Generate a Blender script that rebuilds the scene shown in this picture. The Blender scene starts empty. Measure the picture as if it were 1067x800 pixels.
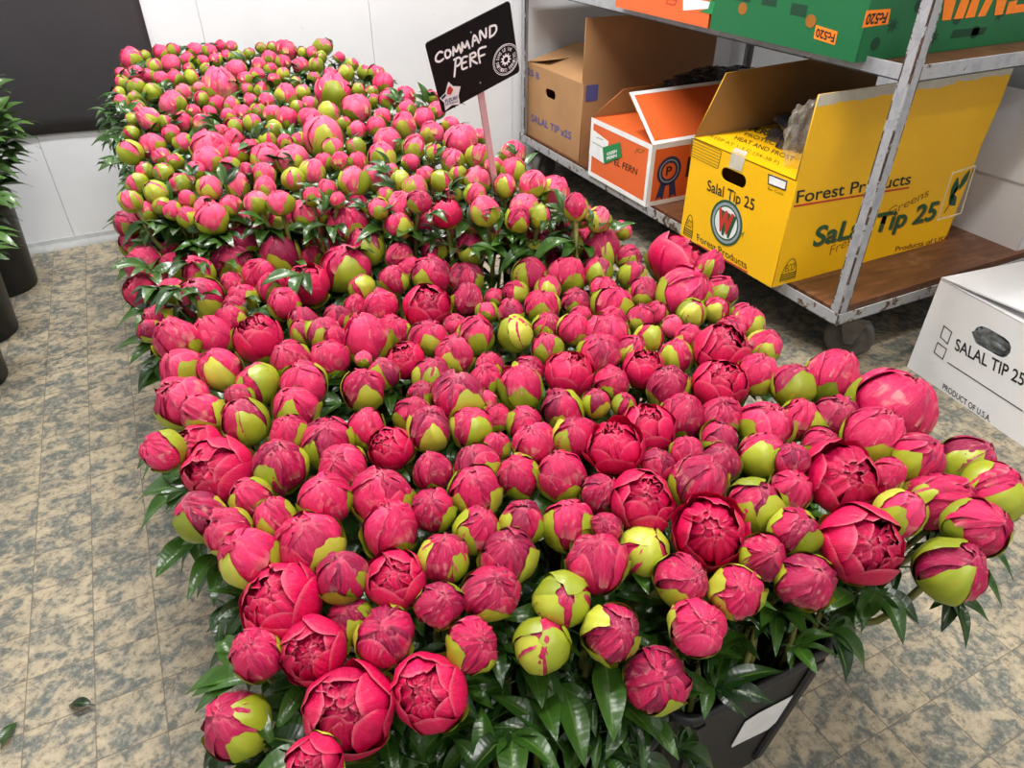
import bpy, math, random
import numpy as np
from mathutils import Vector, Matrix
random.seed(7); rng = np.random.default_rng(7)
PI = math.pi
scene = bpy.context.scene
COL = scene.collection
CAMH = 1.11
# ------------------------------------------------------------------ camera
FPX, CX, CY = 740.0, 533.5, 400.0
TH = math.atan(525 / FPX); YAW = math.atan(453 / math.hypot(FPX, 525))
Hd = np.array([math.sin(YAW), math.cos(YAW), 0]); Rt = np.array([math.cos(YAW), -math.sin(YAW), 0]); Zu = np.array([0, 0, 1.])
Fw = Hd * math.cos(TH) - Zu * math.sin(TH); Up = Zu * math.cos(TH) + Hd * math.sin(TH)
CAM = np.array([0, 0, CAMH])
def ray(x, y): return Fw + Rt * (x - CX) / FPX - Up * (y - CY) / FPX
def at_z(x, y, z):
    d = ray(x, y); return CAM + d * ((z - CAMH) / d[2])
def at_plane(x, y, o, n):
    d = ray(x, y); o = np.array(o, float); n = np.array(n, float)
    return CAM + d * (((o - CAM) @ n) / (d @ n))
cd = bpy.data.cameras.new('camera'); cam = bpy.data.objects.new('camera', cd); COL.objects.link(cam)
cd.sensor_width = 36; cd.lens = FPX * 36 / 1067; cd.clip_start = .02
cam.matrix_world = Matrix(((Rt[0], Up[0], -Fw[0], 0), (Rt[1], Up[1], -Fw[1], 0), (Rt[2], Up[2], -Fw[2], CAMH), (0, 0, 0, 1)))
scene.camera = cam
# ------------------------------------------------------------------ materials
def s2l(c): return tuple((v / 12.92 if v <= .04045 else ((v + .055) / 1.055) ** 2.4) for v in [q / 255 for q in c])
def rgba(c): return (*s2l(c), 1)
class NT:
    def __init__(s, name):
        s.m = bpy.data.materials.new(name); s.m.use_nodes = True; s.t = s.m.node_tree; s.b = s.t.nodes['Principled BSDF']
    def n(s, ty, **kw):
        x = s.t.nodes.new(ty)
        for k, v in kw.items():
            if k in x.inputs: x.inputs[k].default_value = v
            else: setattr(x, k, v)
        return x
    def l(s, a, b): s.t.links.new(a, b)
    def mix(s, fac, a, b, bt='MIX'):
        x = s.t.nodes.new('ShaderNodeMix'); x.data_type = 'RGBA'; x.blend_type = bt
        for sock, v in ((x.inputs[0], fac), (x.inputs[6], a), (x.inputs[7], b)):
            if hasattr(v, 'is_output'): s.l(v, sock)
            else: sock.default_value = v
        return x.outputs[2]
    def math(s, op, a, b=0.0):
        x = s.t.nodes.new('ShaderNodeMath'); x.operation = op
        for sock, v in zip(x.inputs, (a, b)):
            if hasattr(v, 'is_output'): s.l(v, sock)
            else: sock.default_value = v
        return x.outputs[0]
    def ramp(s, fac, stops):
        x = s.t.nodes.new('ShaderNodeValToRGB'); e = x.color_ramp.elements
        while len(e) < len(stops): e.new(.5)
        for q, (p, c) in zip(e, stops): q.position = p; q.color = c
        s.l(fac, x.inputs[0]); return x.outputs[0]
    def noise(s, scale, vec=None, detail=3, rough=.55, dist=0):
        x = s.n('ShaderNodeTexNoise', Scale=scale, Detail=detail, Roughness=rough, Distortion=dist)
        if vec is not None: s.l(vec, x.inputs['Vector'])
        return x.outputs[0]
    def coord(s, which='Object'): return s.n('ShaderNodeTexCoord').outputs[which]
    def bump(s, h, strength=.3, dist=.002):
        x = s.n('ShaderNodeBump', Strength=strength, Distance=dist); s.l(h, x.inputs['Height']); s.l(x.outputs[0], s.b.inputs['Normal'])
def plain(name, c, rough=.6, var=.12, scale=30, metal=0, spec=.5, bump=0):
    t = NT(name); k = t.noise(scale, t.coord())
    d = tuple(max(0, v * (1 - var)) for v in s2l(c)) + (1,); l = tuple(min(1, v * (1 + var)) for v in s2l(c)) + (1,)
    t.l(t.ramp(k, [(.3, d), (.7, l)]), t.b.inputs['Base Color'])
    t.b.inputs['Roughness'].default_value = rough; t.b.inputs['Metallic'].default_value = metal; t.b.inputs['Specular IOR Level'].default_value = spec
    if bump: t.bump(k, bump)
    return t.m
def ink(name, c, rough=.6): return plain(name, c, rough, .05)

def petal_mat(name, bud, young=False):
    t = NT(name); oi = t.n('ShaderNodeObjectInfo'); at = t.n('ShaderNodeAttribute', attribute_name='tint'); uv = t.coord('UV')
    sx = t.n('ShaderNodeSeparateXYZ'); t.l(uv, sx.inputs[0])
    mp = t.n('ShaderNodeMapping'); mp.inputs['Scale'].default_value = (9, 1.6, 1); t.l(uv, mp.inputs[0])
    streak = t.noise(3.2, mp.outputs[0], 4, .6)
    k = t.math('ADD', t.math('MULTIPLY', oi.outputs['Random'], .45), t.math('MULTIPLY', at.outputs['Fac'], .55))
    base = t.ramp(k, [(.0, rgba((162, 6, 64))), (.3, rgba((198, 8, 74))), (.65, rgba((218, 12, 80))), (1., rgba((230, 30, 94)))]) if not bud else t.ramp(k, [(.1, rgba((138, 10, 64))), (.35, rgba((182, 13, 76))), (.65, rgba((212, 18, 86))), (.9, rgba((226, 42, 102)))])
    if young: base = t.ramp(k, [(.1, rgba((232, 50, 102))), (.4, rgba((246, 72, 120))), (.7, rgba((250, 96, 134))), (.95, rgba((250, 120, 140)))])
    c = t.mix(t.math('MULTIPLY', t.ramp(streak, [(.52, (0, 0, 0, 1)), (.8, (1, 1, 1, 1))]), .6 if bud else .3), base, rgba((226, 120, 136) if bud else (236, 90, 124)))
    # blotched dark wine veins and pale dry rims
    mot = t.noise(2.6 if bud else 1.6, t.coord(), 5, .62, .5)
    c = t.mix(t.math('MULTIPLY', t.ramp(mot, [(.55, (0, 0, 0, 1)), (.74, (1, 1, 1, 1))]), .22 if young else .6 if bud else .4), c, rgba((124, 8, 58)))
    if bud: c = t.mix(t.math('MULTIPLY', t.ramp(t.noise(1.7, t.coord(), 4, .6, .8), [(.60, (0, 0, 0, 1)), (.70, (1, 1, 1, 1))]), .55), c, rgba((220, 150, 138)))
    rim = t.ramp(sx.outputs[1], [(.93, (0, 0, 0, 1)), (1., (1, 1, 1, 1))])
    c = t.mix(t.math('MULTIPLY', rim, .4), c, rgba((240, 140, 150)))
    foot = t.ramp(sx.outputs[1], [(.0, (1, 1, 1, 1)), (.45 if young else .28, (0, 0, 0, 1))])
    c = t.mix(t.math('MULTIPLY', foot, .9 if young else .5), c, rgba((240, 214, 140) if young else (236, 170, 150)))
    t.l(c, t.b.inputs['Base Color'])
    t.b.inputs['Roughness'].default_value = .34; t.b.inputs['Specular IOR Level'].default_value = .42
    t.b.inputs['Subsurface Weight'].default_value = .05; t.b.inputs['Subsurface Radius'].default_value = (.01, .002, .003); t.b.inputs['Subsurface Scale'].default_value = .4
    mp2 = t.n('ShaderNodeMapping'); mp2.inputs['Scale'].default_value = (26, 2.0, 1); t.l(uv, mp2.inputs[0])
    cr = t.math('ADD', t.noise(2.4, mp2.outputs[0], 4, .6), t.math('MULTIPLY', t.noise(5.5, t.coord(), 4, .65, 1.2), .8 if bud else .25)); t.bump(cr, .7, .0022)
    return t.m
def sepal_mat():
    t = NT('sepal'); oi = t.n('ShaderNodeObjectInfo'); at = t.n('ShaderNodeAttribute', attribute_name='tint'); uv = t.coord('UV')
    sx = t.n('ShaderNodeSeparateXYZ'); t.l(uv, sx.inputs[0])
    k = t.math('ADD', t.math('MULTIPLY', oi.outputs['Random'], .5), t.math('MULTIPLY', at.outputs['Fac'], .5))
    base = t.ramp(k, [(.0, rgba((118, 130, 30))), (.5, rgba((158, 168, 40))), (1., rgba((194, 194, 72)))])
    n = t.noise(2.4, t.coord(), 5, .62)
    c = t.mix(t.math('MULTIPLY', t.ramp(n, [(.62, (0, 0, 0, 1)), (.80, (1, 1, 1, 1))]), .5), base, rgba((186, 110, 66)))
    edge = t.ramp(t.math('ADD', sx.outputs[1], t.math('MULTIPLY', n, .25)), [(1.06, (0, 0, 0, 1)), (1.2, (1, 1, 1, 1))])
    c = t.mix(t.math('MULTIPLY', edge, .7), c, rgba((206, 120, 96)))
    spot = t.noise(6, t.coord(), 2, .5)
    c = t.mix(t.ramp(spot, [(.73, (0, 0, 0, 1)), (.78, (1, 1, 1, 1))]), c, rgba((96, 78, 30)))
    t.l(c, t.b.inputs['Base Color']); t.b.inputs['Roughness'].default_value = .38
    t.b.inputs['Subsurface Weight'].default_value = .08; t.b.inputs['Subsurface Radius'].default_value = (.004, .006, .001); t.b.inputs['Subsurface Scale'].default_value = .4
    t.bump(n, .2, .001)
    return t.m
def leaf_mat(name, dark, light):
    t = NT(name); oi = t.n('ShaderNodeObjectInfo'); at = t.n('ShaderNodeAttribute', attribute_name='tint'); uv = t.coord('UV')
    sx = t.n('ShaderNodeSeparateXYZ'); t.l(uv, sx.inputs[0])
    k = t.math('ADD', t.math('MULTIPLY', oi.outputs['Random'], .4), t.math('MULTIPLY', at.outputs['Fac'], .6))
    base = t.ramp(k, [(.1, rgba(dark)), (.95, rgba(light))])
    mid = t.math('ABSOLUTE', t.math('SUBTRACT', sx.outputs[0], .5))
    c = t.mix(t.ramp(mid, [(.0, (.7, .7, .7, 1)), (.05, (0, 0, 0, 1))]), base, rgba((96, 124, 52)))
    w = t.n('ShaderNodeTexWave', Scale=4.0, Distortion=1.5); t.l(uv, w.inputs['Vector']); w.bands_direction = 'Y'
    t.l(c, t.b.inputs['Base Color']); t.b.inputs['Roughness'].default_value = .3; t.b.inputs['Specular IOR Level'].default_value = .5
    t.bump(w.outputs[1], .10, .001)
    return t.m
def floor_mat():
    t = NT('floor_tile'); g = t.n('ShaderNodeNewGeometry').outputs['Position']
    mp = t.n('ShaderNodeMapping'); t.l(g, mp.inputs[0]); mp.inputs['Location'].default_value = (.325, -.888, 0)
    sx = t.n('ShaderNodeSeparateXYZ'); t.l(mp.outputs[0], sx.inputs[0])
    fx = t.math('DIVIDE', sx.outputs[0], .1035); fy = t.math('DIVIDE', sx.outputs[1], .1018)
    cv = t.n('ShaderNodeCombineXYZ'); t.l(t.math('FLOOR', fx), cv.inputs[0]); t.l(t.math('FLOOR', fy), cv.inputs[1])
    wn = t.n('ShaderNodeTexWhiteNoise', noise_dimensions='3D'); t.l(cv.outputs[0], wn.inputs['Vector'])
    vm = t.n('ShaderNodeVectorMath', operation='MULTIPLY_ADD'); t.l(wn.outputs['Color'], vm.inputs[0]); vm.inputs[1].default_value = (7, 7, 7); t.l(g, vm.inputs[2])
    p = vm.outputs[0]
    st = t.n('ShaderNodeMapping'); st.inputs['Rotation'].default_value = (0, 0, .6); st.inputs['Scale'].default_value = (1, 1.2, 1); t.l(p, st.inputs[0])
    big = t.noise(19, st.outputs[0], 4, .64, .6); fine = t.noise(75, p, 5, .78); speck = t.noise(190, p, 3, .7)
    c = t.ramp(big, [(.38, rgba((88, 100, 100))), (.47, rgba((114, 117, 109))), (.53, rgba((168, 156, 132))), (.68, rgba((196, 179, 149)))])
    c = t.mix(t.ramp(fine, [(.47, (0, 0, 0, 1)), (.64, (.6, .6, .6, 1))]), c, rgba((200, 185, 156)))
    c = t.mix(t.ramp(fine, [(.34, (.85, .85, .85, 1)), (.48, (0, 0, 0, 1))]), c, rgba((78, 80, 74)))
    c = t.mix(t.ramp(speck, [(.58, (0, 0, 0, 1)), (.70, (.6, .6, .6, 1))]), c, rgba((112, 94, 74)))
    dirt = t.noise(2.2, g, 3, .6)
    c = t.mix(t.math('MULTIPLY', dirt, .5), c, rgba((108, 100, 86)))
    def line(f):
        fr = t.math('FRACT', f); return t.math('MINIMUM', fr, t.math('SUBTRACT', 1.0, fr))
    gl = t.math('MINIMUM', line(fx), line(fy))
    gm = t.ramp(t.math('ADD', gl, t.math('MULTIPLY', t.math('SUBTRACT', fine, .5), .012)), [(.006, (1, 1, 1, 1)), (.014, (0, 0, 0, 1))])
    c = t.mix(t.math('MULTIPLY', gm, .8), c, rgba((104, 92, 76)))
    t.l(c, t.b.inputs['Base Color']); t.b.inputs['Roughness'].default_value = .55; t.b.inputs['Specular IOR Level'].default_value = .35
    t.bump(t.math('SUBTRACT', fine, gm), .12, .002)
    return t.m
def worn_paint(corner=False, rust=0):
    t = NT('worn_grey_post_paint' if corner else 'rusty_grey_paint' if rust else 'worn_grey_paint'); o = t.n('ShaderNodeNewGeometry').outputs['Position']
    n = t.noise(38, o, 5, .65, .4); n2 = t.noise(9, o, 4, .6)
    k = t.math('ADD', n, t.math('MULTIPLY', t.math('SUBTRACT', n2, .5), .5))
    if rust: k = t.math('ADD', k, rust)
    if corner:                                                     # paint rubbed off along the folded corner
        sx = t.n('ShaderNodeSeparateXYZ'); t.l(t.coord('Generated'), sx.inputs[0])
        gx, gy = (t.math('MINIMUM', s_, t.math('SUBTRACT', 1.0, s_)) for s_ in (sx.outputs[0], sx.outputs[1]))
        k = t.math('ADD', t.math('SUBTRACT', k, .04), t.math('MULTIPLY', t.math('LESS_THAN', t.math('ADD', t.math('ADD', gx, gy), t.math('MULTIPLY', n, .22)), .26), .25))
    c = t.ramp(k, [(.3, rgba((140, 142, 148))), (.56, rgba((164, 165, 168))), (.68, rgba((156, 155, 154))), (.695, rgba((92, 66, 48))), (.8, rgba((58, 44, 38)))])
    t.l(c, t.b.inputs['Base Color']); t.b.inputs['Roughness'].default_value = .5; t.bump(k, .2, .001)
    return t.m
def wood_mat():
    t = NT('worn_plywood'); o = t.n('ShaderNodeNewGeometry').outputs['Position']
    mp = t.n('ShaderNodeMapping'); mp.inputs['Scale'].default_value = (3, 22, 3); t.l(o, mp.inputs[0])
    n = t.noise(2.2, mp.outputs[0], 5, .65, .5); s = t.noise(11, o, 5, .7)
    c = t.ramp(n, [(.3, rgba((74, 46, 32))), (.55, rgba((108, 68, 42))), (.75, rgba((134, 90, 58)))])
    c = t.mix(t.ramp(s, [(.55, (0, 0, 0, 1)), (.72, (.6, .6, .6, 1))]), c, rgba((158, 126, 98)))
    t.l(c, t.b.inputs['Base Color']); t.b.inputs['Roughness'].default_value = .45; t.bump(s, .15, .001)
    return t.m
def wall_mat():
    t = NT('white_panel'); o = t.n('ShaderNodeNewGeometry').outputs['Position']
    n = t.noise(1.6, o, 4, .6); st = t.noise(14, o, 4, .7)
    c = t.ramp(n, [(.3, rgba((220, 223, 227))), (.7, rgba((234, 235, 237)))])
    c = t.mix(t.ramp(st, [(.66, (0, 0, 0, 1)), (.8, (.5, .5, .5, 1))]), c, rgba((188, 190, 190)))
    t.l(c, t.b.inputs['Base Color']); t.b.inputs['Roughness'].default_value = .35; t.bump(n, .1, .004)
    return t.m
def clear_plastic(name, c, alpha):
    t = NT(name); n = t.noise(40, t.coord(), 3, .6)
    t.b.inputs['Base Color'].default_value = rgba(c); t.b.inputs['Roughness'].default_value = .22; t.b.inputs['Alpha'].default_value = alpha
    t.b.inputs['Specular IOR Level'].default_value = .8; t.bump(n, .4, .003)
    return t.m
def crate_green():
    t = NT('printed_green_card'); o = t.coord()
    v = t.n('ShaderNodeTexVoronoi', Scale=17.0); t.l(o, v.inputs['Vector'])
    n = t.noise(60, o, 3, .6)
    m = t.ramp(t.math('ADD', v.outputs['Distance'], t.math('MULTIPLY', n, .1)), [(.30, (1, 1, 1, 1)), (.36, (0, 0, 0, 1))])
    c = t.mix(t.math('MULTIPLY', m, .0), rgba((6, 100, 52)), rgba((6, 86, 50)))
    c = t.mix(t.math('MULTIPLY', t.noise(5, o), .35), c, rgba((30, 108, 66)))
    t.l(c, t.b.inputs['Base Color']); t.b.inputs['Roughness'].default_value = .5
    return t.m
M = dict(
    petal=petal_mat('petal', False), bud_petal=petal_mat('bud_petal', True), young_petal=petal_mat('young_petal', True, True), sepal=sepal_mat(), leaf=leaf_mat('peony_leaf', (16, 40, 14), (58, 96, 28)),
    leaf_dark=leaf_mat('dark_leaf', (38, 62, 32), (78, 112, 52)),
    stem=plain('stem', (112, 112, 54), .45, .35, 60), floor=floor_mat(), wall=wall_mat(), paint=worn_paint(), post=worn_paint(True), rusty=worn_paint(False, .12), steel_dark=plain('dark_underside', (30, 29, 30), .7), wood=wood_mat(),
    black=plain('black_plastic', (34, 33, 36), .42, .2, 14, bump=.1), board=plain('black_board', (52, 49, 52), .45, .1, 6),
    card=plain('black_sign_card', (13, 13, 15), .45, .06, spec=.2), white_ink=ink('white_marker', (252, 252, 252)), stick=plain('pinkish_plastic_stick', (206, 168, 172), .35, .06),
    kraft=plain('kraft_card', (176, 132, 88), .75, .07, 8), kraft_in=plain('raw_card_inside', (150, 112, 62), .8, .08, 8), yellow=plain('yellow_card', (250, 190, 0), .5, .03, 6),
    orange=plain('orange_card', (228, 100, 42), .55, .05, 6), white=plain('white_card', (226, 225, 226), .55, .025, 5),
    white_print=ink('white_print', (236, 236, 236)), cream_print=ink('cream_print', (240, 226, 190)), black_print=ink('black_print', (26, 24, 22)),
    green_print=ink('green_print', (32, 84, 52)), red_print=ink('red_print', (196, 50, 36)), rust_print=ink('rust_print', (120, 52, 14)), brown_print=ink('brown_print', (150, 92, 10)), blue_print=ink('blue_print', (86, 86, 140)),
    navy_print=ink('navy_print', (40, 52, 92)), grey_print=ink('grey_print', (150, 160, 168)), dkgreen_print=ink('dark_green_print', (3, 58, 34)), sticker_green=ink('green_sticker', (22, 128, 66)),
    olive_print=ink('olive_print', (120, 104, 10)), orange_print=ink('orange_print', (250, 132, 24)), tape=plain('paper_tape', (204, 196, 178), .5, .08, 40),
    crate=crate_green(), rubber=plain('caster_rubber', (78, 72, 66), .7, .2, 30), steel=plain('dark_steel', (96, 92, 88), .45, .25, 40, .6),
    film=clear_plastic('clear_film', (196, 190, 178), .22), film_dark=clear_plastic('dark_film', (60, 58, 62), .72), film_grey=plain('crumpled_grey_film', (92, 96, 96), .22, .5, 60, bump=.8),
    lamp_body=plain('lamp_body', (230, 230, 228), .5, .03), ceiling=plain('ceiling_white', (214, 215, 214), .8, .03, 2), dry=plain('dry_leaf', (186, 142, 96), .6, .2, 40))
lm = bpy.data.materials.new('lamp_tube'); lm.use_nodes = True
lb = lm.node_tree.nodes['Principled BSDF']; lb.inputs['Emission Color'].default_value = (1, .97, .93, 1); lb.inputs['Emission Strength'].default_value = 14; M['tube'] = lm
# ------------------------------------------------------------------ mesh helpers
class MB:
    def __init__(s): s.v = []; s.f = []; s.m = []; s.t = []; s.uv = []; s.n = 0
    def add(s, v, f, mi=0, tint=.5, uv=None):
        v = np.asarray(v, float).reshape(-1, 3)
        s.v.append(v); s.f += [tuple(i + s.n for i in q) for q in f]; s.m += [mi] * len(f)
        s.t.append(np.full(len(v), tint) if np.isscalar(tint) else np.asarray(tint)); s.uv.append(np.zeros((len(v), 2)) if uv is None else np.asarray(uv)); s.n += len(v)
    def box(s, a, b, mi=0):
        x0, y0, z0 = a; x1, y1, z1 = b
        s.add([(x0, y0, z0), (x1, y0, z0), (x1, y1, z0), (x0, y1, z0), (x0, y0, z1), (x1, y0, z1), (x1, y1, z1), (x0, y1, z1)],
              [(3, 2, 1, 0), (4, 5, 6, 7), (0, 1, 5, 4), (1, 2, 6, 5), (2, 3, 7, 6), (3, 0, 4, 7)], mi)
    def tube(s, pts, rad, seg=8, mi=0, cap=True, tint=.5):
        pts = [np.array(p, float) for p in pts]; n = len(pts); rad = [rad] * n if np.isscalar(rad) else rad; vs = []
        ref = np.array([0, 0, 1.])
        for i, p in enumerate(pts):
            d = pts[min(i + 1, n - 1)] - pts[max(i - 1, 0)]; d /= np.linalg.norm(d) + 1e-12
            a = ref if abs(d @ ref) < .95 else np.array([1., 0, 0]); x = np.cross(a, d); x /= np.linalg.norm(x); y = np.cross(d, x)
            for k in range(seg): vs.append(p + rad[i] * (math.cos(2 * PI * k / seg) * x + math.sin(2 * PI * k / seg) * y))
        fs = [(i * seg + k, i * seg + (k + 1) % seg, (i + 1) * seg + (k + 1) % seg, (i + 1) * seg + k) for i in range(n - 1) for k in range(seg)]
        if cap: fs += [tuple(range(seg - 1, -1, -1)), tuple((n - 1) * seg + k for k in range(seg))]
        s.add(vs, fs, mi, tint)
    def loops(s, loops, mi=0, close_first=True, close_last=True):
        k = len(loops[0]); vs = np.concatenate([np.asarray(l, float) for l in loops]); fs = []
        for i in range(len(loops) - 1):
            for j in range(k): fs.append((i * k + j, i * k + (j + 1) % k, (i + 1) * k + (j + 1) % k, (i + 1) * k + j))
        if close_first: fs.append(tuple(range(k - 1, -1, -1)))
        if close_last: fs.append(tuple((len(loops) - 1) * k + j for j in range(k)))
        s.add(vs, fs, mi)
    def grid(s, P, mi=0, tint=.5, uv=None):
        a, b = P.shape[:2]
        fs = [(i * b + j, i * b + j + 1, (i + 1) * b + j + 1, (i + 1) * b + j) for i in range(a - 1) for j in range(b - 1)]
        s.add(P.reshape(-1, 3), fs, mi, tint, None if uv is None else uv.reshape(-1, 2))
    def append(s, o, Mx=None, tint_shift=0):
        V = np.concatenate(o.v)
        if Mx is not None: V = V @ Mx[:3, :3].T + Mx[:3, 3]
        s.f += [tuple(i + s.n for i in q) for q in o.f]; s.m += o.m; s.v.append(V); s.t.append(np.clip(np.concatenate(o.t) + tint_shift, 0, 1)); s.uv.append(np.concatenate(o.uv)); s.n += len(V)
    def mesh(s, name, mats, smooth=True, uv=True):
        me = bpy.data.meshes.new(name); V = np.concatenate(s.v)
        me.from_pydata(V.tolist(), [], s.f)
        for m in mats: me.materials.append(m)
        if len(mats) > 1: me.polygons.foreach_set('material_index', s.m)
        me.polygons.foreach_set('use_smooth', [smooth] * len(s.f))
        if uv:
            a = me.attributes.new('tint', 'FLOAT', 'POINT'); a.data.foreach_set('value', np.concatenate(s.t).astype(np.float32))
            ul = me.uv_layers.new(name='UVMap'); li = np.empty(len(me.loops), np.int32); me.loops.foreach_get('vertex_index', li)
            ul.data.foreach_set('uv', np.concatenate(s.uv)[li].astype(np.float32).ravel())
        me.update(); return me
def link(name, data, parent=None, loc=None, mat=None):
    o = bpy.data.objects.new(name, data); COL.objects.link(o)
    if parent is not None: o.parent = parent
    if mat is not None: o.matrix_basis = mat
    elif loc is not None: o.location = loc
    return o
def tag(o, label=None, cat=None, group=None, kind=None):
    if label: o['label'] = label
    if cat: o['category'] = cat
    if group: o['group'] = group
    if kind: o['kind'] = kind
    return o
def empty(name, loc, label, cat, group=None):
    o = bpy.data.objects.new(name, None); COL.objects.link(o); o.location = loc; o.empty_display_size = .05
    return tag(o, label, cat, group)
def part(name, mb, mat, parent=None, smooth=False, bevel=0, loc=None):
    """mesh given in world coordinates, re-expressed under its (unrotated) parent"""
    mats = mat if isinstance(mat, (list, tuple)) else [mat]
    me = mb.mesh(name, mats, smooth)
    o = link(name, me, parent)
    if parent is not None:
        r = parent
        off = Vector((0, 0, 0))
        while r is not None: off += Vector(r.location); r = r.parent
        o.matrix_basis = Matrix.Translation(-off)
    if bevel:
        b = o.modifiers.new('bevel', 'BEVEL'); b.width = bevel; b.segments = 2; b.limit_method = 'ANGLE'
    return o
# ------------------------------------------------------------------ flat prints and text
class Face:
    def __init__(s, o, ex, ey): s.o = np.array(o, float); s.x = np.array(ex, float) / np.linalg.norm(ex); s.y = np.array(ey, float) / np.linalg.norm(ey); s.n = np.cross(s.x, s.y)
    def px(s, x, y):
        d = at_plane(x, y, s.o, s.n) - s.o; return np.array([d @ s.x, d @ s.y])
    def w(s, p, h=0): return s.o + s.x * p[0] + s.y * p[1] + s.n * h
    def mat(s, h=0): q = s.w((0, 0), h); return Matrix([[s.x[i], s.y[i], s.n[i], q[i]] for i in range(3)] + [[0, 0, 0, 1]])
def curve_mesh(polys, depth):
    cu = bpy.data.curves.new('c', 'CURVE'); cu.dimensions = '2D'; cu.fill_mode = 'BOTH'; cu.extrude = depth / 2
    for p in polys:
        sp = cu.splines.new('POLY'); sp.points.add(len(p) - 1)
        for q, v in zip(sp.points, p): q.co = (v[0], v[1], 0, 1)
        sp.use_cyclic_u = True
    o = bpy.data.objects.new('c', cu); COL.objects.link(o); dg = bpy.context.evaluated_depsgraph_get(); dg.update()
    me = bpy.data.meshes.new_from_object(o.evaluated_get(dg)); bpy.data.objects.remove(o); bpy.data.curves.remove(cu); return me
def put(name, me, mat, face, parent, h):
    me.name = name; me.materials.clear(); me.materials.append(mat)
    me.transform(face.mat(h)); o = link(name, me, parent)
    if parent is not None:
        off = Vector((0, 0, 0)); r = parent
        while r is not None: off += Vector(r.location); r = r.parent
        o.matrix_basis = Matrix.Translation(-off)
    return o
def shape(name, polys, face, mat, parent, t=.0006, h=None):
    return put(name, curve_mesh(polys, t), mat, face, parent, (t / 2 + .0003) if h is None else h)
def panel(name, polys, face, mat, parent, t=.004): return put(name, curve_mesh(polys, t), mat, face, parent, -t / 2)
def pxs(face, *pts): return [face.px(*p) for p in pts]
def font_mesh(s, bold=0):
    cu = bpy.data.curves.new('t', 'FONT'); cu.body = s; cu.size = 1; cu.extrude = .0; cu.offset = bold; cu.fill_mode = 'FRONT' if hasattr(cu, 'fill_mode') else cu.fill_mode
    o = bpy.data.objects.new('t', cu); COL.objects.link(o); dg = bpy.context.evaluated_depsgraph_get(); dg.update()
    me = bpy.data.meshes.new_from_object(o.evaluated_get(dg)); bpy.data.objects.remove(o); bpy.data.curves.remove(cu); return me
CAPH = .70
def text(s, face, P0, P1, PT, mat, parent, bold=0, name='printed_text', pix=True, h=.0007):
    """P0,P1 = baseline ends, PT = top of a capital above P0"""
    if pix: P0, P1, PT = face.px(*P0), face.px(*P1), face.px(*PT)
    P0, P1, PT = map(np.array, (P0, P1, PT))
    me = font_mesh(s, bold); n = len(me.vertices); co = np.empty(n * 3); me.vertices.foreach_get('co', co); co = co.reshape(-1, 3)
    x0, x1 = co[:, 0].min(), co[:, 0].max()
    a = (co[:, 0] - x0) / (x1 - x0); b = co[:, 1] / CAPH
    q = P0 + a[:, None] * (P1 - P0) + b[:, None] * (PT - P0)
    me.vertices.foreach_set('co', np.c_[q, np.zeros(n)].ravel()); me.update()
    return put(name, me, mat, face, parent, h)
def stroke(name, lines, face, mat, parent, wid, h=.0008):
    """hand-drawn strokes: flat ribbons with round ends, one mesh"""
    mb = MB()
    for L in lines:
        L = [np.array(p, float) for p in L]
        if len(L) > 2:                                     # smooth
            Q = []
            for i in range(len(L) - 1):
                p0, p1, p2, p3 = L[max(i - 1, 0)], L[i], L[i + 1], L[min(i + 2, len(L) - 1)]
                for k in range(5):
                    u = k / 5; Q.append(.5 * (2 * p1 + (p2 - p0) * u + (2 * p0 - 5 * p1 + 4 * p2 - p3) * u * u + (3 * p1 - p0 - 3 * p2 + p3) * u ** 3))
            Q.append(L[-1]); L = Q
        pts = [face.w(p, h) for p in L]
        n = len(pts); A = []; B = []
        for i in range(n):
            d = L[min(i + 1, n - 1)] - L[max(i - 1, 0)]; d = d / (np.linalg.norm(d) + 1e-9); nn = np.array([-d[1], d[0]]) * wid / 2
            A.append(face.w(L[i] + nn, h)); B.append(face.w(L[i] - nn, h))
        mb.grid(np.stack([np.array(B), np.array(A)], 1))
        for c in (L[0], L[-1]):
            vs = [face.w(c + wid / 2 * np.array([math.cos(2 * PI * k / 10), math.sin(2 * PI * k / 10)]), h) for k in range(10)]
            mb.add(vs, [tuple(range(10))])
    return part(name, mb, mat, parent)
def circ(c, r, n=40, ry=None): return [(c[0] + r * math.cos(2 * PI * k / n), c[1] + (ry or r) * math.sin(2 * PI * k / n)) for k in range(n)]
def frame(poly, w):
    """outline of a polygon as outer + inner loop"""
    c = np.mean(poly, 0); P = [np.array(p) for p in poly]; n = len(P); inn = []
    for i in range(n):
        a = P[i] - P[i - 1]; b = P[(i + 1) % n] - P[i]; a = a / np.linalg.norm(a); b = b / np.linalg.norm(b)
        na = np.array([-a[1], a[0]]); nb = np.array([-b[1], b[0]])
        if na @ (c - P[i]) < 0: na = -na
        if nb @ (c - P[i]) < 0: nb = -nb
        k = na + nb; k /= max(.3, 1 + na @ nb); inn.append(P[i] + k * w)
    return [P, inn]
def slot(c, hw, hh, ang=0, n=6):
    pts = []
    for sx, a0 in ((1, -PI / 2), (-1, PI / 2)):
        for k in range(n + 1):
            a = a0 + PI * k / n; pts.append((sx * (hw - hh) + hh * math.cos(a), hh * math.sin(a)))
    ca, sa = math.cos(ang), math.sin(ang); return [(c[0] + x * ca - y * sa, c[1] + x * sa + y * ca) for x, y in pts]
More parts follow.
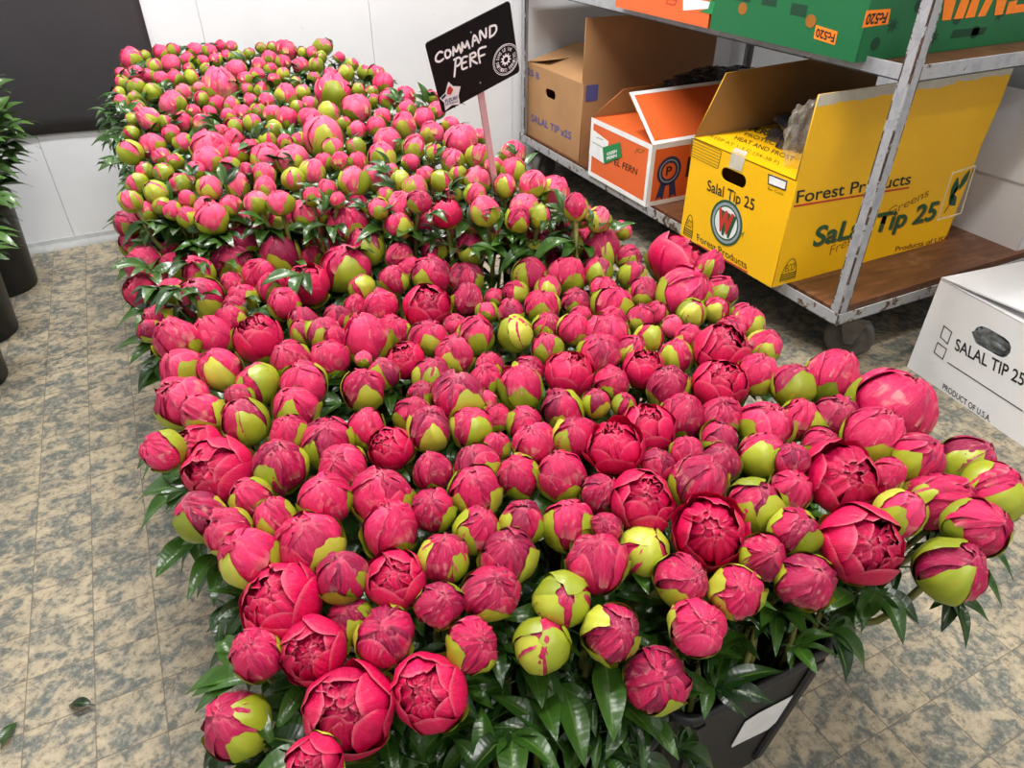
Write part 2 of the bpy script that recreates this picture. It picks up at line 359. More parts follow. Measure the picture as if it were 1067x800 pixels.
# ------------------------------------------------------------------ the room
WY = 2.93
def struct(name, mb, mat, bevel=0): return tag(part(name, mb, mat, None, False, bevel), kind='structure')
b = MB(); b.box((-1.7, -2.2, -.05), (3.9, WY + .1, 0)); struct('floor', b, M['floor'])
b = MB(); b.box((-1.7, -2.2, 2.7), (3.9, WY + .1, 2.75)); struct('ceiling', b, M['ceiling'])
b = MB(); x = -1.56; 
b.box((-1.7, WY + .006, 0), (3.9, WY + .08, 2.7))
while x < 3.8: b.box((x + .0012, WY, 0), (x + .6038, WY + .01, 2.7)); x += .605
struct('wall_back', b, M['wall'])
b = MB(); b.box((-1.75, -2.2, 0), (-1.7, WY + .1, 2.7)); struct('wall_left', b, M['wall'])
b = MB(); b.box((3.9, -2.2, 0), (3.95, WY + .1, 2.7)); struct('wall_right', b, M['wall'])
b = MB(); b.box((-1.7, -2.25, 0), (3.9, -2.2, 2.7)); struct('wall_front', b, M['wall'])
b = MB(); b.loops([[(x, WY - d, z) for d, z in ((0, 0), (.022, 0), (.018, .008), (.008, .02), (.004, .034), (0, .034))] for x in (-1.7, 3.9)])
struct('baseboard_back', b, plain('grey_skirting', (176, 178, 178), .6))
def ceiling_lamp(x, y, lab, e):
    r = empty('fluorescent_lamp', (x, y, 2.7), lab, 'ceiling lamp', 'ceiling lamps')
    b = MB(); b.box((x - .62, y - .09, 2.655), (x + .62, y + .09, 2.7)); part('housing', b, M['lamp_body'], r, bevel=.006)
    for dy in (-.045, .045):
        b = MB(); b.tube([(x - .59, y + dy, 2.64), (x + .59, y + dy, 2.64)], .014, 12); part('tube', b, M['tube'], r, True)
    l = bpy.data.lights.new('lamp_light', 'AREA'); l.shape = 'RECTANGLE'; l.size = 1.2; l.size_y = .16; l.energy = e; l.color = (1, .985, .97)
    lo = bpy.data.objects.new('lamp_light', l); COL.objects.link(lo); lo.parent = r; lo.location = (0, 0, -.09)
ceiling_lamp(.35, 2.0, 'twin tube lamp over the back of the flower bed', 60)
ceiling_lamp(.45, .35, 'twin tube lamp over the front of the flower bed', 25)
ceiling_lamp(.2, -1.2, 'twin tube lamp behind the camera', 13)
ceiling_lamp(2.6, .2, 'twin tube lamp over the floor right of the trolley', 5)
w = bpy.data.worlds.new('world'); scene.world = w; w.use_nodes = True
w.node_tree.nodes['Background'].inputs[0].default_value = (.9, .95, 1, 1); w.node_tree.nodes['Background'].inputs[1].default_value = .06
# black sheet on the back wall
r = empty('wall_sheet', (-.3, WY, .42), 'large matt black sheet fixed flat against the white back wall', 'black sheet')
P = np.zeros((30, 24, 3))
for i, u in enumerate(np.linspace(0, 1, 30)):
    for j, v in enumerate(np.linspace(0, 1, 24)):
        P[i, j] = (-.80 + .880 * u, WY - .006 - .02 * (1 - v) ** 6 * (.5 + .5 * math.sin(6 * u + 1)), 0.400 + .006 * math.sin(5 * u) + 1.2 * v)
b = MB(); b.grid(P); o = part('sheet', b, M['board'], r, True); sm = o.modifiers.new('solid', 'SOLIDIFY'); sm.thickness = .004
# ------------------------------------------------------------------ trolley
X0, Y0, Y1, X1 = 1.477, 1.058, 2.885, 2.75
ZD, ZS = .185, .775            # top of deck, top of shelf
tr = empty('trolley', (X0, Y0, 0), 'grey painted steel shelf trolley with worn plywood decks and chipped posts', 'trolley')
def rim(z, name, X0, Y0, X1, Y1):
    b = MB(); h = .034; t = .004; w_ = .03
    for (a, c) in (((X0, Y0), (X1, Y0)), ((X0, Y1), (X1, Y1))):
        s = 1 if a[1] == Y0 else -1
        b.box((X0, min(a[1], a[1] + s * t), z - h), (X1, max(a[1], a[1] + s * t), z)); b.box((X0, min(a[1], a[1] + s * w_), z - h), (X1, max(a[1], a[1] + s * w_), z - h + t))
    for xx, s in ((X0, 1), (X1, -1)):
        b.box((min(xx, xx + s * t), Y0, z - h), (max(xx, xx + s * t), Y1, z)); b.box((min(xx, xx + s * w_), Y0, z - h), (max(xx, xx + s * w_), Y1, z - h + t))
    return part(name, b, M['rusty' if z < .5 else 'paint'], tr, bevel=.001)
rim(ZD + .004, 'deck_frame', X0, Y0, X1, Y1); rim(ZS + .012, 'shelf_frame', X0 + .0095, Y0 + .0095, X1 - .0095, Y1 - .0095)
b = MB(); b.box((X0 + .026, Y0 + .032, ZD - .02), (X1 - .012, Y1 - .014, ZD)); part('deck', b, M['wood'], tr, bevel=.001)
for z in (ZD - .031, ZS - .023):
    b = MB(); b.box((X0 + .0145, Y0 + .0145, z), (X1 - .0145, Y1 - .0145, z + .004)); part('deck_support', b, M['steel_dark'], tr)
b = MB(); b.box((X0 + .024, Y0 + .030, ZS - .018), (X1 - .010, Y1 - .012, ZS)); part('shelf', b, M['wood'], tr, bevel=.001)
for xx, sx in ((X0, 1), (X1, -1)):
    for yy, sy in ((Y0, 1), (Y1, -1)):
        b = MB(); w_ = .030; t = .004; e = .005
        xa, ya = xx + sx * e, yy + sy * e
        L = [(0, 0), (w_, 0), (w_, t), (t, t), (t, w_), (0, w_)]
        b.loops([[(xa + sx * p, ya + sy * q, z) for p, q in L] for z in (ZD - .01, 1.62)]); part('post', b, M['post'], tr, bevel=.0012)
for xx, yy, a in ((X0 + .115, Y0 + .070, 2.3), (X0 + .085, Y1 - .12, .3), (X1 - .085, Y0 + .085, 0), (X1 - .085, Y1 - .12, 1)):
    ca = empty('caster', (0, 0, 0), None, None); ca.parent = tr; ca.location = Vector((xx, yy, 0)) - tr.location
    d = np.array([math.cos(a), math.sin(a)]); pn = np.array([-d[1], d[0]]); wc = np.array([xx, yy]) - d * .03
    b = MB(); prof = [(.0, .020), (.022, .020), (.024, .014), (.046, .014), (.052, .019), (.060, .017), (.064, .010), (.064, -.010), (.060, -.017), (.052, -.019), (.046, -.014), (.024, -.014), (.022, -.020), (.0, -.020)]
    Ls = []
    for r_, off in prof:
        Ls.append([(wc[0] + pn[0] * off + d[0] * (r_ + .0005) * math.cos(q), wc[1] + pn[1] * off + d[1] * (r_ + .0005) * math.cos(q), .065 + (r_ + .0005) * math.sin(q)) for q in np.linspace(0, 2 * PI, 28, endpoint=False)])
    b.loops(Ls); part('wheel', b, M['rubber'], ca, True)
    b = MB()
    for s in (-1, 1):
        pl = [(0, .052), (.012, .055), (.04, .135), (-.035, .135), (-.012, .055)]
        b.loops([[(wc[0] + pn[0] * s * o_ + d[0] * u, wc[1] + pn[1] * s * o_ + d[1] * u, z) for u, z in pl] for o_ in (.024, .028)])
    b.box((xx - .045, yy - .045, .134), (xx + .045, yy + .045, .154)); part('fork', b, M['steel'], ca)
# ------------------------------------------------------------------ cartons
def carton(name, lab, o, L, W, Hh, mat, inside, ang=0, group=None, slot_px=None, loc_z=None):
    """o = near left bottom corner; L along X, W along Y (away); returns root and faces: left (-X side), near (-Y side), top"""
    ca, sa = math.cos(ang), math.sin(ang); ex = np.array([ca, sa, 0]); ey = np.array([-sa, ca, 0]); ez = np.array([0, 0, 1.]); o = np.array(o, float)
    r = empty(name, o, lab, 'box', group)
    left = Face(o + ey * W, -ey, ez); near = Face(o, ex, ez); right = Face(o + ex * L, ey, ez); far = Face(o + ex * L + ey * W, -ex, ez); top = Face(o + ez * Hh, ex, ey)
    holes = []
    if slot_px is not None: holes = [slot(*slot_px(left))]
    panel('end_panel', [[(0, 0), (W, 0), (W, Hh), (0, Hh)]] + holes, left, mat, r)
    panel('end_panel', [[(0, 0), (W, 0), (W, Hh), (0, Hh)]], right, mat, r)
    panel('side_panel', [[(.004, 0), (L - .004, 0), (L - .004, Hh), (.004, Hh)]], near, mat, r)
    panel('side_panel', [[(.004, 0), (L - .004, 0), (L - .004, Hh), (.004, Hh)]], far, mat, r)
    bt = Face(o + ez * .004, ex, ey); panel('bottom_panel', [[(.004, .004), (L - .004, .004), (L - .004, W - .004), (.004, W - .004)]], bt, inside, r, .0038)
    return r, dict(left=left, near=near, right=right, far=far, top=top, ex=ex, ey=ey, ez=ez, o=o, L=L, W=W, H=Hh)
def two_sided(name, poly, face, mout, min_, parent, t=.004):
    """flap with a printed outside (+n) and raw inside"""
    o = panel(name, [poly], face, mout, parent, t * .5)
    i = put('raw_inner_ply', curve_mesh([poly], t * .5), min_, face, o, -t * .75) if False else None
    me = curve_mesh([poly], t * .5); me.name = 'raw_inner_ply'; me.materials.clear(); me.materials.append(min_); me.transform(face.mat(-t * .75 - .0001))
    off = Vector((0, 0, 0)); q = o
    k = link('raw_inner_ply', me, o); k.matrix_basis = Matrix.Identity(4)
    return o
# ---- yellow box
ZB = ZD
yo, yf = carton('yellow_carton', 'open yellow SALAL TIP 25 carton on the trolley deck by its front post', (1.434, 1.258, ZB), .722, .41, .304, M['yellow'], M['kraft_in'],
    slot_px=lambda f: (f.px(764, 185), .052, .019))
Lf, Nf = yf['left'], yf['near']
nf = Face(yf['o'] + yf['ez'] * yf['H'], yf['ex'], yf['ez']); two_sided('near_flap', [(0, 0), (.722, 0), (.735, .112), (.735, .206), (.008, .206), (.004, .1)], nf, M['yellow'], M['kraft_in'], yo)
ff = Face(yf['o'] + yf['ez'] * yf['H'] + yf['ey'] * .41 + yf['ex'] * .722, -yf['ex'], yf['ez']); two_sided('far_flap', [(0, 0), (.722, 0), (.64, .172), (.0, .19)], ff, M['yellow'], M['kraft_in'], yo)
tf = Face(yf['o'] + yf['ez'] * (yf['H'] + .001), yf['ex'], yf['ey'] ); tfT = Face(tf.o, -yf['ey'], yf['ex'])
lt = Face(yf['o'] + yf['ez'] * (yf['H'] + .0015) + yf['ey'] * .41, -yf['ey'], yf['ex'])
two_sided('folded_flap', [(0, 0), (.41, 0), (.405, .2), (.03, .29)], lt, M['yellow'], M['kraft_in'], yo)
rg = []
xs = np.linspace(.008, .735, 40)
strip = [(x, .2062) for x in xs] + [(x, .206 - .026 - .0022 * math.sin(x * 47) - .002 * math.sin(x * 131) + (.006 if x > .5 else 0)) for x in xs[::-1]]
shape('paper_tape_strip', [strip], nf, M['tape'], yo, .0006)
text('Salal Tip 25', Lf, (736.7, 198), (785.5, 219.5), (737.8, 187), M['black_print'], yo, .012)
c = Lf.px(756.7, 232.3)
shape('logo_disc', [circ(c, .067)], Lf, M['grey_print'], yo, .0005)
shape('logo_ring', [circ(c, .067), circ(c, .060)], Lf, M['green_print'], yo, .0005, .0012); shape('logo_ring', [circ(c, .051), circ(c, .0465)], Lf, M['green_print'], yo, .0005, .0012)
shape('logo_centre', [circ(c, .0465)], Lf, M['white_print'], yo, .0005, .0012)
text('W', Lf, c + (-.026, -.032), c + (.040, -.032), c + (-.026, .026), M['green_print'], yo, .09, name='logo_letter', pix=False, h=.002)
text('W', Lf, c + (-.037, -.026), c + (.029, -.026), c + (-.037, .032), M['red_print'], yo, .06, name='logo_letter', pix=False, h=.0024)
text('Forest Products', Lf, (726.8, 250.5), (778.4, 280.5), (726.1, 243), M['black_print'], yo, .004)
shape('underline', [pxs(Lf, (726, 253.2), (779, 283), (779, 284.6), (726, 254.6))], Lf, M['red_print'], yo)
shape('paper_tape_strip', [pxs(Lf, (762.7, 158.5), (776.8, 164), (772.7, 179), (759.5, 174.5))], Lf, M['tape'], yo, .0008, .0009)
shape('paper_tape_strip', [pxs(lt, (762.7, 158), (776.8, 163.3), (779, 159), (766, 154))], lt, M['tape'], yo, .0008, .0009)
q = pxs(Lf, (801, 180.7), (821, 188.4), (818.7, 198.7), (800.4, 191.8)); shape('code_box', [q], Lf, M['white_print'], yo, .0005); shape('code_box_outline', frame(q, .003), Lf, M['black_print'], yo, .0005, .0013)
text('Bar Code', Lf, (800.2, 197.4), (816.5, 204), (800.4, 194.4), M['olive_print'], yo)
q = pxs(Lf, (721, 143.5), (752.5, 157.5), (748.3, 176), (719.3, 162)); shape('line_table', frame(q, .0018), Lf, M['olive_print'], yo)
for k in range(1, 6):
    u = k / 6; a_, b_ = q[0] * (1 - u) + q[3] * u, q[1] * (1 - u) + q[2] * u; shape('line_table', [[a_, b_, b_ - (0, .0014), a_ - (0, .0014)]], Lf, M['olive_print'], yo)
def dome(face, p, w_, h_, n_):
    c_ = face.px(*p)
    out = [(c_[0] - w_, c_[1]), (c_[0] + w_, c_[1])] + [(c_[0] + w_ * math.cos(a), c_[1] + h_ * math.sin(a)) for a in np.linspace(.15, PI - .15, 12)]
    shape('eco_mark', frame(out, .003), face, M['olive_print'], yo)
    text('ECO', face, c_ + (-w_ * .6, h_ * .42), c_ + (w_ * .6, h_ * .42), c_ + (-w_ * .6, h_ * .75), M['olive_print'], yo, .02, pix=False)
    for k in range(3): shape('eco_mark', [[(c_[0] - w_, c_[1] + h_ * (.08 + .1 * k)), (c_[0] + w_, c_[1] + h_ * (.08 + .1 * k)), (c_[0] + w_, c_[1] + h_ * (.14 + .1 * k)), (c_[0] - w_, c_[1] + h_ * (.14 + .1 * k))]], face, M['olive_print'], yo)
dome(Lf, (716.5, 246), .022, .072, 0); dome(Nf, (820, 291.5), .029, .066, 0)
text('PERISHABLE', lt, (779.5, 135.5), (842, 154), (783.5, 131), M['black_print'], yo, .03); text('PROTECT FROM', lt, (775, 141), (838, 162), (777.5, 138), M['black_print'], yo, .008)
text('HEAT AND FROST', lt, (764.5, 145), (826, 168), (767.5, 141.5), M['black_print'], yo, .008); text('KEEP AT 1-3 C (34-38 F)', lt, (739.7, 143), (811, 171.7), (742, 140.3), M['olive_print'], yo, .004)
text('ry', Lf, (771, 247), (776, 244), (771, 243), M['green_print'], yo, .02)
text('Forest Products', Nf, (829.3, 211.5), (948, 191.6), (830.8, 198.6), M['black_print'], yo, .012)
shape('underline', [pxs(Nf, (827, 214), (947, 194.4), (947, 196.2), (827, 216))], Nf, M['red_print'], yo)
text('SaLal Tip 25', Nf, (847, 257.5), (973.6, 229), (852.5, 237), M['brown_print'], yo, .022); text('SaLal Tip 25', Nf, (846, 256.5), (972.6, 228), (851.5, 236), M['green_print'], yo, .022, h=.0011)
text('Fresh', Nf, (864, 266), (893, 251), (866, 256), M['brown_print'], yo); text('Greens', Nf, (924, 226), (967, 204), (926, 217), M['brown_print'], yo)
text('Products of USA', Nf, (932.4, 262.0), (987.5, 250.0), (933.4, 256.8), M['rust_print'], yo, .016)
q = pxs(Nf, (992, 179.5), (1017, 171.5), (1001.4, 222.6), (975.7, 230)); shape('leaf_emblem_frame', frame(q, .005), Nf, M['cream_print'], yo)
def leafpoly(face, a, b, w_):
    a, b = face.px(*a), face.px(*b); d = b - a; n = np.array([-d[1], d[0]]); ts = np.linspace(0, 1, 9)
    return [a + d * t + n * w_ * math.sin(PI * t) for t in ts] + [a + d * t - n * w_ * math.sin(PI * t) for t in ts[::-1][1:-1]]
for a, bb, w_ in (((991, 208), (998, 184), .2), ((999, 198), (1011, 176), .2), ((992, 203), (1000, 192), .25), ((990, 203), (995, 214), .25)): shape('leaf_emblem', [leafpoly(Nf, a, bb, w_)], Nf, M['green_print'], yo)
shape('leaf_emblem', [pxs(Nf, (983, 222), (993, 205), (994, 205), (984, 222))], Nf, M['olive_print'], yo)
# ---- crumpled sheets
def crumple(name, pts, mat, lab, cat, rad, amp, seed, n=26):
    """blob of crushed film around a polyline"""
    g = np.random.default_rng(seed); th = np.linspace(0, PI, n); ph = np.linspace(0, 2 * PI, n * 2)
    c_ = np.mean(pts, 0); D = np.array([[(math.sin(t) * math.cos(p), math.sin(t) * math.sin(p), math.cos(t)) for p in ph] for t in th])
    F = np.zeros(D.shape[:2])
    for k in range(14):
        d = g.normal(size=3); d /= np.linalg.norm(d); F += np.abs(((D @ d) * g.uniform(2, 6) + g.uniform(0, 9)) % 2 - 1) * g.uniform(.3, 1)
    F = (F - F.mean()) / F.std(); F[:, -1] = F[:, 0]
    P_ = c_ + D * np.array(rad) * (1 + amp * F)[..., None]
    b = MB(); b.grid(P_); o = part(name, b, mat, None, False); o.location = c_; 
    me = o.data; me.transform(Matrix.Translation(-Vector(c_))); return tag(o, lab, cat)
crumple('plastic_bag', [(1.535, 1.345, .555)], M['film'], 'crumpled clear plastic bag bulging from the yellow carton', 'plastic bag', (.062, .05, .10), .07, 3, 34)
crumple('plastic_sheet', [(1.80, 1.47, .50)], M['film_dark'], 'dark crumpled plastic film inside the yellow carton', 'plastic film', (.2, .15, .08), .1, 5)
# ---- orange box
oo, of = carton('orange_carton', 'open orange fern carton with white edges between brown and yellow boxes', (1.470, 1.908, ZB), .56, .378, .213, M['orange'], M['kraft_in'])
Lf, Nf = of['left'], of['near']
def border(face, w_, h_, t, parent): shape('white_edge', [[(0, 0), (w_, 0), (w_, h_), (0, h_)], [(t, t), (w_ - t, t), (w_ - t, h_ - t * 1.1), (t, h_ - t * 1.1)]], face, M['white_print'], parent)
border(Lf, .378, .213, .016, oo); border(Nf, .56, .213, .016, oo)
shape('paper_label', [pxs(Lf, (617, 134), (634.5, 147.5), (630.5, 171), (614, 160))], Lf, M['white_print'], oo, .0005, .0014)
for y0 in (0, 1): shape('label_print', [pxs(Lf, (618 + y0 * 4, 147.3 - y0 * 5), (629, 153.4 - y0 * 8), (629, 154.3 - y0 * 8), (618 + y0 * 4, 148.2 - y0 * 5))], Lf, M['grey_print'], oo, .0003, .002)
shape('green_sticker', [pxs(Lf, (628.5, 153.5), (646.5, 148), (648.5, 163.5), (630, 170.5))], Lf, M['sticker_green'], oo, .0005, .0024)
for k in range(2): text(('GREEN', 'FERN')[k], Lf, (633, 162 + 4.6 * k), (643.5, 158.5 + 4.6 * k), (632.8, 159 + 4.6 * k), M['white_print'], oo, .03, h=.003)
text('EL FERN', Lf, (640, 171.5), (663.5, 182.3), (641, 165), M['black_print'], oo, .01); text('JCP', Lf, (661.5, 157.5), (671, 160.5), (663, 153.5), M['brown_print'], oo, .02)
c = Nf.px(697, 178)
for r0, r1, mm, h in ((.05, .040, 'navy_print', .0007), (.040, .036, 'grey_print', .0007), (.036, .028, 'navy_print', .0007)): shape('rosette', [circ(c, r0), circ(c, r1)], Nf, M[mm], oo, .0004, .0013)
text('P', Nf, c + (-.012, -.015), c + (.012, -.015), c + (-.012, .016), M['black_print'], oo, .02, pix=False)
for s in (-1, 1): shape('rosette_ribbon', [[c + (s * .008, -.045), c + (s * .03, -.04), c + (s * .045, -.098), c + (s * .028, -.086), c + (s * .014, -.1)]], Nf, M['navy_print'], oo, .0004, .0013)
text('FERN', Nf, c + (.075, -.03), c + (.33, -.03), c + (.075, .035), M['black_print'], oo, .03, pix=False)
a = math.radians(40); fl = Face(of['o'] + of['ez'] * .213, of['ex'], of['ez'] * math.sin(a) * 1 + of['ey'] * math.cos(a))
fp = [(.0, 0), (.56, 0), (.56, .205), (.0, .205)]; fo = two_sided('near_flap', fp, fl, M['orange'], M['kraft_in'], oo); shape('white_edge', [fp, [(.014, .012), (.546, .012), (.546, .192), (.014, .192)]], fl, M['white_print'], oo)
fa = Face(of['o'] + of['ez'] * .213 + of['ey'] * .378 + of['ex'] * .56, -of['ex'], of['ez']); two_sided('far_flap', [(0, 0), (.56, 0), (.43, .085), (.30, .085), (0, .13)], fa, M['orange'], M['kraft_in'], oo)
lf = Face(of['o'] + of['ez'] * .211 + of['ey'] * .374, -of['ey'], of['ex']); two_sided('folded_flap', [(0.004, 0.004), (.366, 0.004), (.35, .2), (.01, .2)], lf, M['orange'], M['kraft_in'], oo)
crumple('plastic_wrap', [(1.93, 2.17, .50)], M['film_dark'], 'dark plastic wrap spilling from the orange carton', 'plastic film', (.22, .07, .05), .1, 11)
# ---- brown box
bo, bf = carton('brown_carton', 'plain brown cardboard carton with blue print at the far trolley end', (1.513, 2.43, ZB), .63, .455, .295, M['kraft'], M['kraft_in'],
    slot_px=lambda f: (f.px(573.5, 98), .042, .018))
Lf, Nf = bf['left'], bf['near']
text('SALAL TIP x25', Lf, (553.5, 125.5), (595, 145.5), (553.8, 118.5), M['blue_print'], bo, .03)
text('25 B', Lf, (550, 77), (562, 83), (550, 70.5), M['blue_print'], bo, .03); c = Nf.px(616, 97); shape('blue_square', [[c + (-.024, -.03), c + (.03, -.03), c + (.03, .03), c + (-.024, .03)]], Nf, M['blue_print'], bo)
shape('tape_strip', [pxs(Lf, (570, 73), (580, 77), (579, 93), (569, 88))], Lf, M['kraft'], bo, .0006)
fl = Face(bf['o'] + bf['ez'] * .295, bf['ex'], bf['ez']); two_sided('near_flap', [(0, 0), (.62, 0), (.62, .215), (.0, .225)], fl, M['kraft'], M['kraft'], bo)
a = math.radians(14); lf = Face(bf['o'] + bf['ez'] * .295 + bf['ey'] * .455, -bf['ey'], bf['ex'] * math.cos(a) + bf['ez'] * math.sin(a)); two_sided('end_flap', [(0, 0), (.45, 0), (.45, .25), (.0, .25)], lf, M['kraft'], M['kraft_in'], bo)
fa = Face(bf['o'] + bf['ez'] * .295 + bf['ey'] * .455 + bf['ex'] * .62, -bf['ex'], bf['ey'] * -.9 + bf['ez'] * .2); two_sided('far_flap', [(0, 0), (.62, 0), (.60, .15), (0.02, .15)], fa, M['kraft'], M['kraft_in'], bo)
# ---- two white cartons stacked on the trolley
wa, wf = carton('white_carton', 'lower plain white carton at the right of the trolley deck', (2.275, 1.105, ZB), .44, .40, .185, M['white'], M['white'], ang=-.02, group='white cartons stacked on the trolley')
panel('lid', [[(0, 0), (.44, 0), (.44, .40), (0, .40)]], Face(wf['o'] + wf['ez'] * .189, wf['ex'], wf['ey']), M['white'], wa, .004)
wb, wf = carton('white_carton', 'upper white carton resting on another white carton', (2.270, 1.10, ZB + .1925), .44, .41, .24, M['white'], M['white'], ang=.03, group='white cartons stacked on the trolley')
panel('lid', [[(0, 0), (.44, 0), (.44, .41), (0, .41)]], Face(wf['o'] + wf['ez'] * .244, wf['ex'], wf['ey']), M['white'], wb, .004)
# ---- white box on the floor
ang = math.atan2(1.681 - 1.724, .981 - .616) * -1
fo_, ff_ = carton('white_floor_carton', 'white SALAL TIP 25 carton standing on the floor beside the trolley', (1.724 - .60 * math.sin(ang), .981 - .60 * math.cos(ang), 0), .46, .60, .272, M['white'], M['white'], ang=-ang,
    slot_px=lambda f: (f.px(1033, 356), .052, .026))
Lf = ff_['left']
text('SALAL TIP 25', Lf, (994.7, 364), (1066, 402.3), (997, 352.2), M['black_print'], fo_, .014)
for q in (((983.7, 338.7), (992.5, 346), (987.5, 358.7), (979.5, 351)), ((977, 356), (987, 363.7), (982.5, 374.7), (973, 367))): shape('check_box', frame(pxs(Lf, *q), .0022), Lf, M['black_print'], fo_)
shape('rule_line', [pxs(Lf, (987.5, 377), (1066, 427.8), (1066, 428.9), (987.5, 378))], Lf, M['black_print'], fo_)
text('PRODUCT OF U.S.A.', Lf, (982, 404.7), (1031.5, 439.8), (983.2, 399), M['black_print'], fo_, .012)
top = Face(ff_['o'] + ff_['ez'] * .273 + ff_['ey'] * .60, -ff_['ey'], ff_['ex']); panel('folded_flap', [[(0, 0), (.6, 0), (.58, .2), (.02, .2)]], top, M['white'], fo_, .003)
a = math.radians(5); tn = Face(ff_['o'] + ff_['ez'] * .277 + ff_['ey'] * .60 + ff_['ex'] * .46, -ff_['ex'], -ff_['ey'] * math.cos(a) + ff_['ez'] * math.sin(a)); panel('far_flap', [[(0, 0), (.46, 0), (.455, .24), (.0, .25)]], tn, M['white'], fo_, .004)
a = math.radians(3); tn = Face(ff_['o'] + ff_['ez'] * .279, ff_['ex'], ff_['ey'] * math.cos(a) + ff_['ez'] * math.sin(a)); panel('near_flap', [[(0, 0), (.46, 0), (.46, .29), (.0, .29)]], tn, M['white'], fo_, .004)
c = Lf.w(Lf.px(1033, 356)); o = crumple('film_in_slot', [c + np.array([.012, 0, 0])], M['film_grey'], None, None, (.014, .055, .028), .1, 8); o.parent = fo_; o.location = Vector(o.location) - fo_.location
# ---- crates on the top shelf
go, gf = carton('green_crate', 'green flower box with orange Fc520 stickers on the top trolley shelf', (1.452, 1.190, ZS + .001), 1.05, .50, .20, M['crate'], M['crate'])
Lf, Nf = gf['left'], gf['near']
for p in ((845, 22), (774, 9)): shape('hand_hole', [circ(Lf.px(*p), .016, 24, .014)], Lf, M['brown_print'], go)
def sticker(face, p, up):
    q = pxs(face, *p); shape('orange_sticker', [q], face, M['orange_print'], go, .0005)
    b0 = q[0]; ux = (q[1] - q[0]); uy = (q[3] - q[0])
    text('Fc520', face, q[0] + ux * .93 + uy * .22, q[0] + ux * .07 + uy * .22, q[0] + ux * .93 + uy * .82, M['black_print'], go, .03, pix=False, h=.0013)
sticker(Lf, ((850.5, 26), (873, 33), (870, 47), (848, 40)), 0)
sticker(Nf, ((903, 11), (928, 9), (925, 25), (898, 29)), 0)
for k in range(16):
    u, v = (.05 + .06 * k + .02 * math.sin(k * 5), .035 + .035 * (k % 3)); 
    if u < 1.0: shape('flower_print', [[(u + (.02 if j % 2 else .008) * math.cos(PI * j / 7), v + (.018 if j % 2 else .008) * math.sin(PI * j / 7)) for j in range(14)] if k % 2 else circ((u, v), .014)], Nf, M['dkgreen_print'], go, .0004)
for k, (x0, x1, m_) in enumerate(((.06, .14, .13), (.18, .23, .13), (.28, .33, .12))): shape('side_print', [[(x0, m_ - .05), (x1, m_ - .05), (x1, m_ - .025), (x0, m_ - .025)]], Lf, M['dkgreen_print'], go, .0004)
shape('code_print', [pxs(Nf, (1029, 28), (1024, 36), (990, 40), (994, 31))], Nf, M['dkgreen_print'], go, .0004)
bars = [((975, 0), (982, 0), (972, 22), (966.5, 22.5)), ((984, -1), (996, -1), (990, 20.5), (981, 21.3)), ((1001, 0), (1010, -1), (1003, 19), (993, 20)), ((1013, -2), (1021, -3), (1015, 17.5), (1005, 19)), ((1028, -3), (1036, -4), (1026, 16.5), (1018, 17.5)), ((1039, -4), (1050, -5), (1044, 15), (1035.5, 16))]
for q in bars: shape('large_letter', [pxs(Nf, *q)], Nf, M['orange_print'], go, .0005, .0012)
shape('large_letter', [pxs(Nf, (1051, 2), (1060, 0), (1058, 5), (1067, 4), (1075, -6), (1085, -6), (1074, 11), (1047, 15))], Nf, M['orange_print'], go, .0005, .0012)
text('AVALANCHE'[0:0] or '.', Lf, (700, 0), (701, 0), (700, -1), M['dkgreen_print'], go) if False else None
oc, cf = carton('orange_tray', 'orange crate with a white label beside the green crate on the top shelf', (1.452, 1.70, ZS + .001), .9, .46, .16, M['orange'], M['kraft_in'])
Lf = cf['left']; shape('paper_label', [pxs(Lf, (712, -3), (740, 2), (738, 9), (712, 11))], Lf, M['white_print'], oc, .0005)
shape('green_corner', [pxs(Lf, (738, 0), (746, 2), (742, 15), (728, 12), (738, 9))], Lf, M['sticker_green'], oc, .0004)
shape('printed_frame', frame(pxs(Lf, (696, -2), (706, 0), (703, 6), (694, 4)), .003), Lf, M['red_print'], oc)
# ------------------------------------------------------------------ price sign
r3 = np.array([.9483, .0886, .3048]); u3 = np.array([-.2764, -.2419, .9301]); cc = np.array([.5063, 1.1483, CAMH - .2378])
sf = Face(cc, r3, u3); sw, sh = .1605, .1235
foot = np.array([.612, 1.256, .47])
sg = empty('price_sign', foot, 'black card sign reading COMMAND PERF on a pale stick among the peonies', 'sign')
def rrect(w_, h_, r_):
    P = []
    for sx, sy, a0 in ((1, 1, 0), (-1, 1, PI / 2), (-1, -1, PI), (1, -1, 1.5 * PI)):
        P += [(sx * (w_ / 2 - r_) + r_ * math.cos(a0 + k * PI / 8), sy * (h_ / 2 - r_) + r_ * math.sin(a0 + k * PI / 8)) for k in range(5)]
    return P
panel('card', [rrect(sw, sh, .006)], sf, M['card'], sg, .002)
bot = at_plane(503, 97, sf.o, sf.n) - sf.n * .006; topp = bot + u3 * .02
end = foot + (foot - bot) / np.linalg.norm(foot - bot) * .25
b = MB(); d = foot - bot; d /= np.linalg.norm(d); sx_ = np.cross(d, sf.n); sx_ /= np.linalg.norm(sx_)
for p, q in ((topp, end),):
    b.loops([[e_ + sx_ * s_ * .0062 + sf.n * t_ * .0022 for s_, t_ in ((-1, -1), (1, -1), (1, 1), (-1, 1))] for e_ in (p, q)])
part('stick', b, M['stick'], sg, bevel=.0008)
for p in ((490.5, 33.5), (500.2, 86)): shape('rivet', [circ(sf.px(*p), .0014, 10)], sf, M['grey_print'], sg, .001)
def S(*pts): return [sf.px(436 + x / 6.45, y / 6.45) for x, y in pts]
